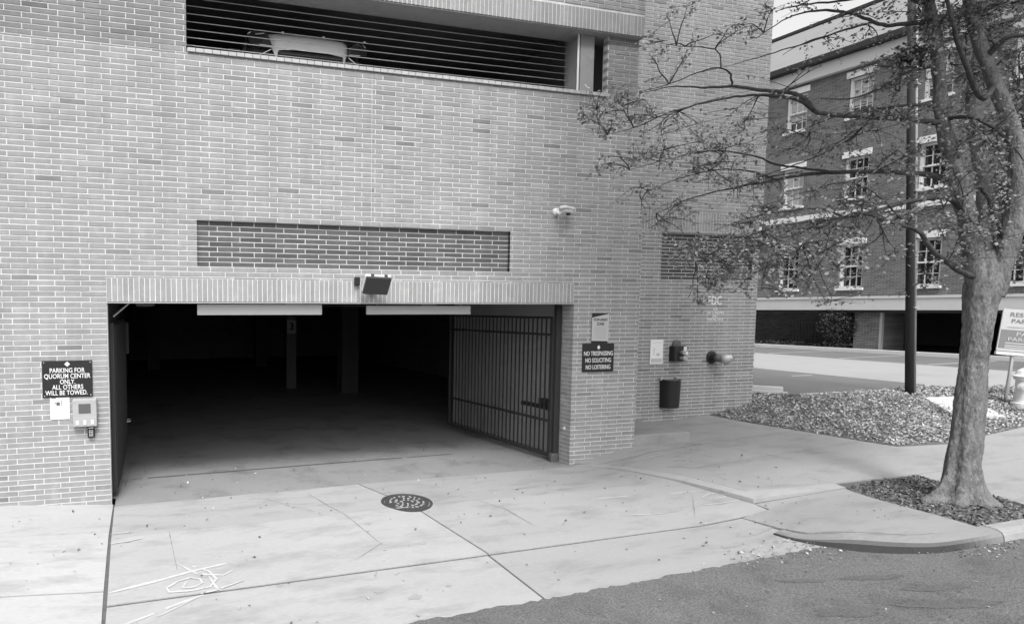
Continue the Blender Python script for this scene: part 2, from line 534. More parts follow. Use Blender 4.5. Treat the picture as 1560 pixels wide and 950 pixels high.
LIMBS = {"trunk":[[10.34,-3.181,0.038,0.2],[10.36,-3.168,0.286,0.175],[10.383,-3.148,0.657,0.158],[10.456,-3.132,1.153,0.148],[10.525,-3.102,1.813,0.138],[10.591,-3.081,2.35,0.145],[10.663,-3.068,2.804,0.175],[10.707,-3.065,3.01,0.16],[10.734,-3.06,3.175,0.12],[10.752,-3.056,3.299,0.05]],"l1":[[10.645,-3.072,2.68,0.117],[10.543,-3.004,3.217,0.1053],[10.473,-2.946,3.753,0.0936],[10.356,-2.874,4.29,0.0858],[10.301,-2.769,4.8,0.078],[10.308,-2.681,5.316,0.0702],[10.279,-2.63,5.901,0.064],[10.238,-2.522,6.511,0.0585],[10.19,-2.405,7.213,0.0507],[10.179,-2.231,8.128,0.039],[9.953,-2.081,9.329,0.0234]],"m":[[10.695,-3.077,2.804,0.1014],[10.845,-2.971,3.392,0.078],[10.964,-2.856,3.996,0.0702],[11.072,-2.684,4.626,0.0585],[11.193,-2.52,5.191,0.0507],[11.394,-2.424,5.845,0.0468],[11.669,-2.34,6.604,0.039],[12.131,-2.172,7.803,0.0312],[12.382,-2.031,9.26,0.0156]],"r":[[10.741,-3.096,2.721,0.1248],[10.808,-3.179,3.249,0.1092],[10.868,-3.21,3.771,0.0975],[10.918,-3.182,4.338,0.0858],[10.886,-3.082,4.879,0.078],[10.691,-2.989,5.409,0.0702],[10.527,-2.907,5.898,0.0624],[10.426,-2.844,6.387,0.0546],[10.248,-2.849,7.062,0.0468],[10.039,-2.823,8.035,0.0312]],"r2":[[10.859,-3.213,3.69,0.078],[11.248,-3.127,4.208,0.0663],[11.578,-3.058,4.981,0.0585],[11.902,-2.967,6.028,0.0468],[12.319,-2.875,7.443,0.039],[12.666,-2.736,9.238,0.0234]],"b1":[[10.302,-2.763,4.883,0.0429],[10.043,-2.634,4.956,0.0359],[9.535,-2.438,5.005,0.0328],[9.102,-2.262,5.054,0.0312],[8.882,-2.198,5.096,0.0296],[8.815,-2.115,5.266,0.0281],[8.627,-2.056,5.351,0.0265],[8.306,-1.911,5.411,0.0234],[7.98,-1.764,5.472,0.0203],[7.691,-1.632,5.472,0.0156],[7.314,-1.526,5.489,0.0094],[6.975,-1.384,5.437,0.0047]],"b1b":[[8.858,-2.19,5.113,0.0234],[8.553,-2.202,5.215,0.0218],[8.172,-2.199,5.231,0.0187],[7.727,-2.129,5.214,0.0156],[7.284,-2.065,5.124,0.0125],[6.809,-1.943,4.985,0.0094],[6.373,-1.836,4.798,0.0062],[6.056,-1.754,4.716,0.0031]],"b1c":[[7.98,-1.764,5.472,0.014],[7.912,-1.786,5.625,0.0125],[7.773,-1.742,5.694,0.0101],[7.567,-1.636,5.661,0.0086],[7.231,-1.5,5.524,0.0062],[6.891,-1.361,5.437,0.0039]],"b1d":[[7.798,-1.749,5.694,0.0094],[7.777,-1.728,5.9,0.0078],[7.571,-1.666,5.968,0.0062],[7.282,-1.531,6.006,0.0047],[6.95,-1.434,6.075,0.0031]],"b2":[[10.432,-2.91,4.084,0.0468],[10.293,-2.703,4.256,0.039],[9.9,-2.432,4.339,0.0328],[9.472,-2.207,4.361,0.0281],[9.03,-1.982,4.348,0.0234],[8.568,-1.808,4.253,0.0187],[8.315,-1.689,4.21,0.014],[7.755,-1.492,4.076,0.0094],[7.273,-1.322,3.861,0.0047]],"b2b":[[9.389,-2.184,4.361,0.0172],[8.887,-2.041,4.413,0.0156],[8.552,-1.945,4.465,0.014],[8.303,-1.868,4.57,0.0117],[7.801,-1.723,4.639,0.0094],[7.296,-1.59,4.552,0.0062],[6.745,-1.396,4.407,0.0031]],"b2c":[[8.697,-1.842,4.288,0.0125],[8.395,-1.803,4.383,0.0109],[7.971,-1.683,4.418,0.0094],[7.46,-1.549,4.313,0.007],[7.032,-1.443,4.137,0.0039]],"b3":[[10.466,-2.943,3.753,0.0429],[10.073,-2.979,3.917,0.0351],[9.5,-2.98,3.866,0.0281],[8.828,-2.961,3.708,0.0234],[8.433,-2.909,3.631,0.0195],[7.896,-2.816,3.569,0.0156],[7.4,-2.739,3.456,0.0117],[6.992,-2.639,3.28,0.0078],[6.657,-2.56,3.09,0.0039]],"b3b":[[8.433,-2.909,3.631,0.014],[8.121,-2.868,3.723,0.0117],[7.699,-2.806,3.685,0.0094],[7.256,-2.688,3.608,0.007],[6.885,-2.595,3.471,0.0039]],"b4":[[10.586,-3.037,2.928,0.039],[10.072,-3.093,3.055,0.0351],[9.557,-3.144,3.261,0.0312],[9.274,-3.154,3.468,0.0265],[8.86,-3.083,3.585,0.0203],[8.435,-3.011,3.662,0.0156],[7.936,-2.945,3.389,0.0094],[7.515,-2.9,3.12,0.0055]],"b5":[[10.196,-2.584,6.219,0.039],[9.945,-2.517,6.185,0.0296],[9.68,-2.391,6.191,0.025],[9.372,-2.242,6.35,0.0203],[9.017,-2.086,6.424,0.0156],[8.655,-1.939,6.345,0.0094],[8.235,-1.843,6.071,0.0047]],"b5b":[[10.167,-2.562,6.403,0.0351],[9.99,-2.395,6.604,0.0296],[9.737,-2.219,6.628,0.0234],[9.238,-2.085,6.56,0.0156],[8.824,-1.973,6.517,0.0094],[8.491,-1.887,6.431,0.0047]],"b6":[[9.558,-2.355,6.225,0.0172],[9.176,-2.309,6.11,0.014],[8.717,-2.246,5.946,0.0109],[8.183,-2.162,5.776,0.0078],[7.701,-2.04,5.628,0.0047],[7.301,-1.936,5.529,0.0023]],"b7":[[10.32,-2.7,5.107,0.0234],[9.885,-2.683,5.116,0.0195],[9.369,-2.649,5.042,0.0156],[8.864,-2.619,4.954,0.0109],[8.328,-2.588,4.779,0.0062],[7.941,-2.495,4.581,0.0031]],"b8":[[10.303,-2.759,4.949,0.0312],[10.262,-3.011,4.906,0.0234],[10.361,-3.151,4.779,0.0172],[10.587,-3.229,4.581,0.0109],[10.775,-3.298,4.343,0.0062]],"b9":[[10.602,-2.946,5.654,0.039],[10.572,-3.134,5.812,0.0312],[10.665,-3.264,5.808,0.0234],[10.823,-3.427,5.609,0.0156]],"b10":[[10.713,-3.001,5.328,0.0351],[10.29,-3.109,5.097,0.0312],[9.978,-3.097,5.494,0.0273],[9.709,-3.092,5.957,0.0234],[9.448,-3.077,6.597,0.0156]],"b11":[[10.964,-2.856,3.996,0.0273],[11.305,-2.836,4.142,0.0234],[11.514,-2.884,4.271,0.0156]],"b12":[[10.81,-3.171,3.371,0.0312],[10.417,-3.248,3.668,0.0273],[10.279,-3.245,3.897,0.0234],[10.101,-3.24,4.006,0.0156],[9.883,-3.241,3.879,0.0094]],"b13":[[9.274,-3.154,3.468,0.0156],[9.068,-3.085,3.638,0.0125],[8.849,-3.007,3.87,0.0094],[8.683,-2.899,3.996,0.0062],[8.381,-2.819,3.957,0.0031]],"b14":[[9.535,-2.438,5.005,0.0156],[9.149,-2.406,4.689,0.0125],[8.636,-2.385,4.455,0.0094],[8.055,-2.343,4.252,0.0062],[7.58,-2.222,4.105,0.0031]],"b15":[[10.258,-2.643,5.65,0.0312],[9.693,-2.706,5.491,0.0234],[9.219,-2.696,5.252,0.0172],[8.795,-2.694,5.097,0.0109],[8.305,-2.664,5.063,0.0055]]}
CLUMPS = [[5.906,-1.685,5.083,0.278,0.212,75],[6.375,-1.712,5.074,0.372,0.265,110],[6.058,-1.747,4.822,0.212,0.114,40],[6.611,-1.79,4.909,0.331,0.166,45],[7.109,-1.452,5.724,0.391,0.226,34],[7.031,-1.408,6.028,0.261,0.139,16],[7.407,-1.613,6.071,0.344,0.215,18],[7.332,-1.564,6.457,0.241,0.12,24],[7.897,-1.844,6.197,0.382,0.255,36],[8.267,-1.937,6.324,0.255,0.204,30],[6.498,-1.375,4.465,0.365,0.174,60],[7.13,-1.54,4.596,0.522,0.244,110],[7.802,-1.721,4.682,0.522,0.261,110],[7.8,-1.64,4.357,0.616,0.264,150],[8.39,-1.82,4.137,0.528,0.264,110],[7.621,-1.524,3.845,0.535,0.25,80],[6.939,-1.318,4.067,0.446,0.25,50],[7.189,-1.417,3.667,0.356,0.178,25],[7.043,-2.019,4.839,0.572,0.196,50],[8.039,-1.967,5.054,0.509,0.221,60],[8.402,-2.302,4.703,0.497,0.298,130],[9.039,-2.481,4.662,0.497,0.331,150],[8.539,-2.069,5.562,0.424,0.204,26],[8.93,-2.256,5.901,0.419,0.184,22],[9.497,-2.407,5.985,0.335,0.184,26],[9.372,-2.241,6.367,0.509,0.153,40],[8.824,-1.973,6.517,0.344,0.12,30],[9.416,-2.635,5.409,0.409,0.294,150],[9.815,-2.725,5.694,0.327,0.327,160],[9.641,-2.834,4.97,0.363,0.242,110],[9.136,-2.694,4.97,0.403,0.177,80],[6.989,-2.649,3.128,0.474,0.29,300],[6.66,-2.547,3.28,0.275,0.199,90],[7.508,-2.779,3.319,0.474,0.336,330],[6.836,-2.628,2.846,0.26,0.107,80],[7.414,-2.839,2.859,0.38,0.167,110],[6.759,-2.619,2.671,0.107,0.092,26],[7.929,-2.971,3.01,0.425,0.334,230],[8.244,-2.867,3.484,0.465,0.31,220],[8.698,-2.97,3.793,0.465,0.31,180],[7.404,-2.725,3.662,0.459,0.199,150],[8.647,-3.104,3.204,0.306,0.275,110],[9.262,-3.033,3.653,0.314,0.314,120],[8.122,-2.997,2.671,0.382,0.076,24],[8.917,-2.598,4.023,0.49,0.212,110],[9.674,-2.669,4.497,0.364,0.298,130],[9.846,-3.073,3.906,0.318,0.557,160],[10.372,-3.066,4.568,0.403,0.565,330],[11.456,-2.774,5.557,0.43,0.773,500],[11.476,-2.861,4.442,0.309,0.773,330],[10.837,-2.678,5.943,0.509,0.594,400],[10.636,-3.021,6.177,0.484,0.323,300],[10.181,-2.698,6.024,0.298,0.414,160],[11.384,-2.8,3.511,0.435,0.522,300],[10.17,-3.285,3.653,0.393,0.471,160],[9.936,-3.249,3.261,0.236,0.314,70],[11.671,-2.905,3.164,0.261,0.435,130],[9.552,-3.165,2.948,0.204,0.204,30],[11.798,-3.025,4.842,0.594,1.698,500],[12.003,-2.921,7.044,0.764,1.019,400],[10.07,-2.536,6.403,0.419,0.218,130]]
DARK = [9.893,-2.587,5.747]
MARKS = [[[0.07,-2.29],[0.463,-2.204],[0.923,-2.085],[1.234,-2.031]],[[0.734,-1.918],[0.916,-2.156],[1.172,-2.239],[1.283,-2.167]],[[0.877,-2.0],[1.038,-2.136],[1.099,-2.292],[1.021,-2.411],[0.828,-2.433],[0.63,-2.409],[0.609,-2.338],[0.715,-2.25],[0.846,-2.211],[0.94,-2.256],[0.952,-2.328],[0.871,-2.377],[0.757,-2.373],[0.803,-2.271]],[[1.028,-2.229],[1.09,-2.472],[1.125,-2.502]],[[0.916,-2.508],[1.077,-2.479],[1.364,-2.377]],[[0.127,-2.868],[0.423,-2.746],[0.692,-2.623],[0.945,-2.527]],[[0.497,-2.786],[0.689,-2.677],[0.88,-2.558]],[[0.036,-1.118],[0.193,-1.124],[0.316,-1.12]],[[0.07,-1.266],[0.154,-1.255]],[[0.046,-1.375],[0.233,-1.36],[0.395,-1.324]],[[7.362,-1.643],[7.611,-1.672],[7.86,-1.724]],[[7.671,-1.877],[7.869,-1.819],[7.974,-1.906],[7.943,-1.983],[7.792,-1.969],[7.669,-1.899]],[[7.479,-2.064],[7.695,-2.104],[8.032,-2.126]],[[8.019,-0.482],[8.47,-0.475]],[[8.195,-0.714],[8.596,-0.729]],[[6.208,-1.517],[6.81,-1.534]],[[6.251,-2.036],[6.795,-2.104]]]
CRACKS = [[[0.682,-1.19],[0.707,-1.676],[0.727,-2.04]],[[1.955,-0.304],[2.215,-0.736],[2.474,-1.064]],[[2.592,-0.317],[2.699,-0.891],[2.849,-1.48],[2.984,-2.048]],[[3.005,-1.995],[2.814,-2.123],[2.619,-2.241]],[[4.612,-1.176],[4.87,-1.545],[4.962,-2.034]],[[7.587,-1.8],[7.14,-2.261]],[[0.153,0.764],[0.227,2.202],[0.512,3.865]],[[2.827,0.184],[3.151,-0.058]],[[6.056,0.116],[6.94,0.16]]]

# ------------------------------------------------------------------ the ground
def clamp(v, a=0.0, b=1.0):
    return max(a, min(b, v))


def smooth(t):
    t = clamp(t)
    return t * t * (3 - 2 * t)


base = sheet('ground', [(-220, -220), (260, -220), (260, 260), (-220, 260)], lambda x, y: -2.2, 'soil', step=0)
tag(base, kind='structure')
sub = sheet('joint_bed', [(-8, -4.0), (12.0, -4.0), (12.0, -.06), (-8, -.06)], lambda x, y: G(x, y) - 0.010, 'joint', step=0.25)
tag(sub, kind='structure')

# road with a ragged edge of asphalt lapped over the driveway apron
def kerb_y(x):
    pts = [(7.75, -3.46), (8.07, -3.50), (8.17, -3.73), (8.42, -3.90), (8.66, -4.02), (9.03, -4.08), (40, -4.10)]
    for (xa, ya), (xb, yb) in zip(pts, pts[1:]):
        if x <= xb:
            return ya + (yb - ya) * (x - xa) / (xb - xa)
    return -4.1


def road_z(x, y):
    return G(x, max(y, -4.2)) + 0.007 + 0.016 * max(0, min(4.0, -4.2 - y))


xs = [-120, -60, -30, -15, -8, -5] + [-3 + 0.06 * i for i in range(int(13 / 0.06))] + [10.05, 11, 12, 14, 17, 20, 26, 34, 60, 140]
ys = [-3.75, -4.0, -4.2, -4.6, -5.2, -6, -7.5, -9, -12, -20]
vs, fs = [], []
random.seed(11)
for x in xs:
    if x < 7.75:
        e = -3.49 + 0.02 * noise.noise(Vector((x * 1.3, 3.1, 0))) + 0.022 * noise.noise(Vector((x * 5, 9.1, 0))) + 0.025 * noise.noise(Vector((x * 17, 2.1, 0))) + random.uniform(-.014, .014)
    else:
        e = kerb_y(x) + 0.03
    vs.append((x, e, G(x, e) + 0.004 if x < 7.75 else road_z(x, e)))
    for y in ys:
        yy = min(y, e - 0.02 * (1 + ys.index(y)))
        vs.append((x, yy, road_z(x, yy)))
nr = len(ys) + 1
for i in range(len(xs) - 1):
    for j in range(nr - 1):
        fs.append((i * nr + j, i * nr + j + 1, (i + 1) * nr + j + 1, (i + 1) * nr + j))
road = MB().add(vs, fs).build('road', 'asphalt')
tag(recalc(road), kind='structure')

# tar patches and oil stains with their own shapes
def blob(name, cx, cy, rx, ry, m, parent, zf, seed, ang=0.0):
    random.seed(seed)
    n = 60
    vs = [(cx, cy, zf(cx, cy))]
    for k in range(n):
        t = 2 * PI * k / n
        r = 1 + 0.4 * noise.noise(Vector((math.cos(t) * 1.5 + seed, math.sin(t) * 1.5, seed * 1.7))) + 0.3 * noise.noise(Vector((math.cos(t) * 6 + seed, math.sin(t) * 6, seed))) + random.uniform(-.1, .1)
        dx, dy = rx * r * math.cos(t), ry * r * math.sin(t)
        x = cx + dx * math.cos(ang) - dy * math.sin(ang)
        y = cy + dx * math.sin(ang) + dy * math.cos(ang)
        vs.append((x, y, zf(x, y)))
    return MB().add(vs, [(0, 1 + k, 1 + (k + 1) % n) for k in range(n)]).build(name, m, parent)


MT['tar'] = mat('tar_patch', 0.092, 0.9, 0.2, 3, 48, 0.55, 1.0, 70)
for i, (x, y, rx, ry, a) in enumerate([(7.25, -4.15, .30, .045, -.25), (6.6, -4.0, .2, .035, -.3), (7.55, -4.5, .28, .06, -.3), (6.35, -4.55, .30, .085, -.25), (7.3, -4.75, .42, .08, -.3), (5.5, -4.75, .18, .05, -.3)]):
    blob('tar_patch', x, y, rx, ry, 'tar', road, lambda x, y: road_z(x, y) + 0.004, 30 + i, a)

# driveway: concrete slabs with open joints
drive = sheet('driveway', [(0.06, -3.62), (4.03, -3.62), (4.03, -2.516), (0.06, -2.516)], G, 'concrete', 0.25, 0.05, tone=0.98)
tag(drive, kind='structure')
sheet('slab', [(0.06, -2.480), (4.05, -2.480), (3.40, -.079), (0.045, -.079)], G, 'concrete', 0.25, 0.05, drive, 0.96)
sheet('slab', [(4.075, -2.480), (7.6, -2.480), (8.1, -2.46), (8.1, -2.26), (7.78, -1.35), (7.47, -.66), (7.1, -.079), (3.425, -.079)], G, 'concrete', 0.25, 0.05, drive, 0.86)
sheet('slab', [(4.055, -3.62), (7.86, -3.62), (7.66, -3.25), (7.62, -3.0), (7.6, -2.516), (4.055, -2.516)], G, 'concrete', 0.25, 0.05, drive, 0.88)


def wedge_z(x, y):
    g = G(x, y)
    return g + (0.125 - g) * smooth((x - 7.45) / 0.5) * clamp((-2.3 - y) / 1.2)


sheet('slab', [(8.11, -2.27), (9.70, -2.27), (9.38, -3.86), (8.8, -3.85), (8.35, -3.79), (7.92, -3.57), (7.68, -3.25), (7.625, -3.0), (7.605, -2.52), (8.11, -2.47)], wedge_z, 'concrete', 0.2, 0.08, drive, 0.80)

# pavement on the left
lp = sheet('pavement', [(-8, -1.03), (0.018, -1.03), (0.025, -.0), (-8, -.0)], G, 'concrete', 0.3, 0.05, tone=1.12)
tag(lp, kind='structure')
sheet('slab', [(-8, -2.24), (0.018, -2.24), (0.018, -1.036), (-8, -1.036)], G, 'concrete', 0.3, 0.05, lp, 1.14)
sheet('slab', [(-8, -3.62), (0.035, -3.62), (0.018, -2.26), (-8, -2.26)], G, 'concrete', 0.3, 0.05, lp, 1.12)

# raised pavement on the right with a sloped worn edge
def side_z(x, y):
    d = math.hypot(x - 8.13, y + 2.25)
    return G(x, y) + 0.008 + 0.048 * smooth(1 - d / 1.7)


sw = sheet('sidewalk', [(7.12, .03), (8.5, .1), (8.6, 1.4), (11.36, 1.4), (11.6, .6), (12.0, .0), (12.5, -1.18), (13.4, -1.34), (16, -1.05), (24, -.9), (40, -.9), (40, -2.2),
                        (11.2, -2.2), (9.74, -2.1), (8.25, -2.02), (7.99, -1.28), (7.60, -.55), (7.3, -.2)], side_z, 'concrete', 0.25, 0.1, tone=0.86)
tag(sw, kind='structure')


def edge_z(x, y):
    return side_z(x, y) - 0.003


sheet('edge_strip', [(7.10, -.07), (7.3, -.2), (7.60, -.55), (7.99, -1.28), (8.25, -2.02), (9.74, -2.1), (9.74, -2.25), (8.12, -2.235), (7.80, -1.34), (7.49, -.64)], edge_z, 'concrete', 0.2, 0.1, sw, 0.95)
sheet('slab', [(11.2, -2.21), (40, -2.21), (40, -3.86), (11.0, -3.86), (11.05, -3.3)], side_z, 'concrete', 0.4, 0.1, sw, 0.85)

# kerb
kb = [(7.62, -3.02), (7.66, -3.25), (7.90, -3.58), (8.35, -3.80), (8.8, -3.86), (9.39, -3.87)]


def kerb_mesh(path, ztop, wtop=0.15, batter=0.05):
    mb = MB()
    P = []
    for i in range(len(path) - 1):
        for k in range(8):
            t = k / 8
            p0 = Vector(path[max(i - 1, 0)])
            p1 = Vector(path[i])
            p2 = Vector(path[i + 1])
            p3 = Vector(path[min(i + 2, len(path) - 1)])
            P.append(0.5 * ((2 * p1) + (p2 - p0) * t + (2 * p0 - 5 * p1 + 4 * p2 - p3) * t * t + (3 * p1 - p0 - 3 * p2 + p3) * t ** 3))
    P.append(Vector(path[-1]))
    vs = []
    for i, p in enumerate(P):
        d = (P[min(i + 1, len(P) - 1)] - P[max(i - 1, 0)]).normalized()
        n = Vector((d.y, -d.x))
        zt = ztop(p.x, p.y)
        g = G(p.x + n.x * .2, p.y + n.y * .2)
        h = max(zt - g, 0.004)
        wt = wtop
        prof = [(0.0, zt - 0.1), (0.0, zt), (wt * 0.75, zt - 0.002), (wt + 0.01, zt - 0.012 - h * .1), (wt + 0.028, zt - h * .45), (wt + batter, g - 0.05)]
        for o_, z_ in prof:
            q = p + n * o_
            vs.append((q.x, q.y, z_))
    m = 6
    mb.add(vs, [(i * m + j, i * m + j + 1, (i + 1) * m + j + 1, (i + 1) * m + j) for i in range(len(P) - 1) for j in range(m - 1)])
    e = (len(P) - 1) * m
    mb.add(vs[:m], [tuple(range(m))])
    mb.add(vs[e:e + m], [tuple(range(m))])
    return mb


kz = lambda x, y: wedge_z(x, y) - 0.004 if x < 8.4 else 0.125 + 0.033 * (x - 8.4) - 0.004
kerb = recalc(kerb_mesh(kb, kz).build('kerb', 'concrete', smooth=False))
for i_, f_ in enumerate(kerb.data.polygons):
    # shade painted on the street face of the return, darkest at its foot
    j_ = i_ % 5
    kerb.data.attributes['tone'].data[i_].value = 0.75 if j_ < 2 else ((0.62, 0.30, 0.13)[j_ - 2] + (0.0, 0.36, 0.5)[j_ - 2] * smooth((f_.center.x - 8.6) / .9))
tag(kerb, kind='structure')
k2 = kerb_mesh([(9.41, -3.87), (11, -3.89), (16, -3.9), (24, -3.9), (40, -3.9)], kz).build('kerb_stone', 'concrete', kerb)
recalc(k2)
for q in k2.data.attributes['tone'].data:
    q.value = 0.95

# tree pit with mulch
PIT = [(9.72, -2.26), (11.2, -2.2), (11.02, -3.3), (10.98, -3.87), (9.40, -3.88)]


def pit_z(x, y):
    return side_z(x, y) - 0.02 + 0.09 * math.exp(-((x - 10.3) ** 2 + (y + 3.1) ** 2) / 0.4)


pit = sheet('tree_pit', PIT, pit_z, 'soil', 0.15)
tag(pit, kind='structure')
random.seed(5)
mb = MB()
n = 0
while n < 4200:
    x, y = random.uniform(9.3, 11.3), random.uniform(-3.9, -2.15)
    if not inpoly(x, y, PIT):
        continue
    n += 1
    leaf(mb, Vector((x, y, pit_z(x, y) + random.uniform(0, .012))), random.uniform(.02, .055), random.choice([.5, .7, 1, 1.3, 1.8, 2.6]), up=2.0, droop=0)
tag(mb.build('mulch', 'chip'), 'dark bark mulch filling the pit round the street tree', 'mulch', kind='stuff')

# planted bank of ground cover behind the sidewalk
BANKF = [(11.3, 1.35), (11.6, .6), (12.0, .0), (12.5, -1.18), (13.4, -1.34), (16, -1.05), (24, -.9)]
BANK = BANKF + [(24, .3), (20, .75), (18.6, .95), (16.2, 1.15), (13.55, 1.05), (12.9, 2.0), (12.38, 2.3), (12.38, 1.35)]


def seg_dist(x, y, pl):
    best = 9e9
    p = Vector((x, y))
    for a, b in zip(pl, pl[1:]):
        a, b = Vector(a), Vector(b)
        t = clamp((p - a).dot(b - a) / max((b - a).length_squared, 1e-9))
        best = min(best, (p - a - (b - a) * t).length)
    return best


def bank_z(x, y):
    s = G(x, y)
    d = seg_dist(x, y, BANKF)
    return s + (0.80 - s) * smooth(d / 2.5) + 0.02 + 0.05 * noise.noise(Vector((x * 1.4, y * 1.4, 0))) * smooth(d / .6)


bank = sheet('planted_bank', BANK, bank_z, 'soil', 0.25, 0.2)
tag(bank, kind='structure')
random.seed(6)
mb = MB()
n = 0
while n < 38000:
    x, y = 11.2 + 12.8 * random.random() ** 1.35, random.uniform(-1.5, 2.3)
    if not inpoly(x, y, BANK):
        continue
    if seg_dist(x, y, BANKF) < 0.09 and random.random() < .6:
        continue
    n += 1
    cl = noise.noise(Vector((x * 2.2, y * 2.2, 4)))
    h = random.uniform(0, .03 + .04 * max(cl, 0))
    leaf(mb, Vector((x, y, bank_z(x, y) + h)), random.uniform(.026, .056), max(.4, random.choice([.55, .7, .8, .95, 1.1, 1.3, 1.55]) * (1 + .5 * cl)), up=2.0, droop=0)
tag(mb.build('ground_cover', 'litter'), 'low leafy ground cover and fallen leaves on the bank beside the wing wall', 'ground cover', kind='stuff')

pad = MB()
pp = [(15.2, -.42), (15.85, .42), (16.9, .36), (16.1, -.72)]
zt = [bank_z(*p) + 0.05 for p in pp]
pad.add([(x, y, z) for (x, y), z in zip(pp, zt)] + [(x, y, z - .25) for (x, y), z in zip(pp, zt)],
        [(0, 1, 2, 3), (0, 4, 5, 1), (1, 5, 6, 2), (2, 6, 7, 3), (3, 7, 4, 0)])
MT['padc'] = mat('pale_concrete', 0.45, 0.8, 0.06, 2, 40, 0.05)
tag(recalc(pad.build('concrete_pad', 'padc')), 'pale flat concrete pad set in the leafy bank behind the tree', 'concrete pad')

# car park beyond
lot = sheet('car_park', [(12.9, 2.0), (13.55, 1.0), (16.2, 1.1), (18.6, .9), (20, .7), (24, .25), (60, -1), (60, 45), (12.4, 45), (12.4, 2.3)], lambda x, y: 0.79, 'lot', 0)
tag(lot, kind='structure')
lane = sheet('drive_lane', [(18.0, .9), (24.2, .2), (24.2, 32), (18.4, 32)], lambda x, y: 0.795, 'lane', 0)
tag(lane, kind='structure')
for k, yy in enumerate((3.9, 6.6, 9.3)):
    MB().add([(16.9, yy - .05, .797), (17.6, yy - .07, .797), (17.6, yy + .03, .797), (16.9, yy + .05, .797)], [(0, 1, 2, 3)]).build('bay_line', 'paintmark', lot)
for yy in (2.6, 5.2, 7.8, 10.4, 13.0):
    MB().add([(24.4, yy, .797), (28.3, yy + .35, .797), (28.3, yy + .45, .797), (24.4, yy + .1, .797)], [(0, 1, 2, 3)]).build('bay_line', 'paintmark', lot)
ws = thing('wheel_stop', 'low pale concrete parking kerb at the corner of the wing wall', 'wheel stop', (12.9, 2.05, .79))
ang = math.atan2(1.28 - 2.45, 13.45 - 12.45)
MB().bbox(-.72, .78, -.09, .09, 0, .13, .025, Matrix.Rotation(ang, 4, 'Z')).build('kerb_block', 'padc', ws)
MB().bbox(-.9, .85, -.16, -.10, -.01, .045, .008, Matrix.Rotation(ang, 4, 'Z')).build('edging', 'padc', ws)
tag(recalc(MB().bbox(13.5, 16.4, 1.02, 1.12, .6, .825, .012).build('lot_edging', 'padc')), 'thin concrete edging between leafy bank and car park', 'edging')

# paint marks and cracks on the slabs
markz = lambda x, y: G(x, y) + 0.006
for i, s in enumerate(MARKS):
    w = 0.032 if i in (0, 5) else (0.022 if i < 5 else 0.017)
    stroke(s, w, (lambda x, y, e_=0.005 + 0.0013 * (i % 5): (side_z(x, y) if (x > 7.99 and y > -1.2) else G(x, y)) + e_)).build('paint_mark', 'paintmark', drive)
for i, s in enumerate(CRACKS):
    stroke(s, 0.006, lambda x, y: G(x, y) + 0.004, 0.04, 0.6).build('crack', 'crack', drive)
for s in [[(7.3, -.28), (8.0, -.34), (8.6, -.3), (9.4, -.2), (10.0, -.12)], [(9.6, -.2), (10.2, -1.2)], [(9.9, -.15), (11.9, .05)], [(9.6, -1.8), (9.72, -2.1)], [(8.05, -.9), (8.4, -1.1), (8.9, -1.05)]]:
    stroke(s, 0.008, lambda x, y: side_z(x, y) + 0.004, 0.04, 0.5).build('crack', 'crack', sw)
MT['stain'] = mat('oil_stain', 0.25, 0.7, 0.3, 4, 60, 0.2)
random.seed(21)
for i, (x, y, rx, ry) in enumerate([(6.9, -2.05, .28, .05), (3.0, -1.55, .05, .03), (3.45, -2.1, .06, .03), (2.6, -2.9, .05, .03), (2.9, -3.1, .07, .04), (3.3, -3.0, .03, .02), (1.0, -2.2, .05, .03), (1.7, -2.55, .04, .03), (6.2, -1.1, .25, .04), (5.6, -.9, .2, .03), (7.3, -2.9, .3, .06), (6.8, -3.1, .2, .05)]):
    blob('stain', x, y, rx, ry, 'stain', drive, lambda x, y: G(x, y) + 0.004, 60 + i, 0.1)
random.seed(22)
mb = MB()
for i in range(420):
    x = random.uniform(-1.3, 9.6)
    y = random.uniform(-3.6, 2.2) if x < 7 else random.uniform(-3.4, -.3)
    if x < 0 and y > -.1:
        continue
    z = (side_z(x, y) if (x > 7.9 and y > -2) else (wedge_z(x, y) if x > 7.6 and y < -2.3 else G(x, y))) + .008
    leaf(mb, Vector((x, y, z)), random.uniform(.018, .05), random.choice([.15, .22, .3, .45, .7, 1.15]), up=4, droop=0)
for i in range(420):
    x = random.uniform(6.4, 10.5)
    y = kerb_y(x) - abs(random.gauss(0, .12)) if x > 7.75 else -3.45 + random.gauss(0, .12)
    leaf(mb, Vector((x, y, road_z(x, y) + .012)), random.uniform(.015, .042), random.choice([.2, .3, .45, .6, .8, 1.0]), up=3, droop=0)
for i in range(160):
    x, y = random.uniform(2, 11), random.uniform(-6.5, -3.8)
    leaf(mb, Vector((x, y, road_z(x, y) + .012)), random.uniform(.015, .035), random.choice([.15, .2, .4, .9]), up=3, droop=0)
tag(mb.build('leaf_litter', 'litter'), 'scattered fallen leaves on the driveway slabs and gutter', 'leaf litter', kind='stuff')

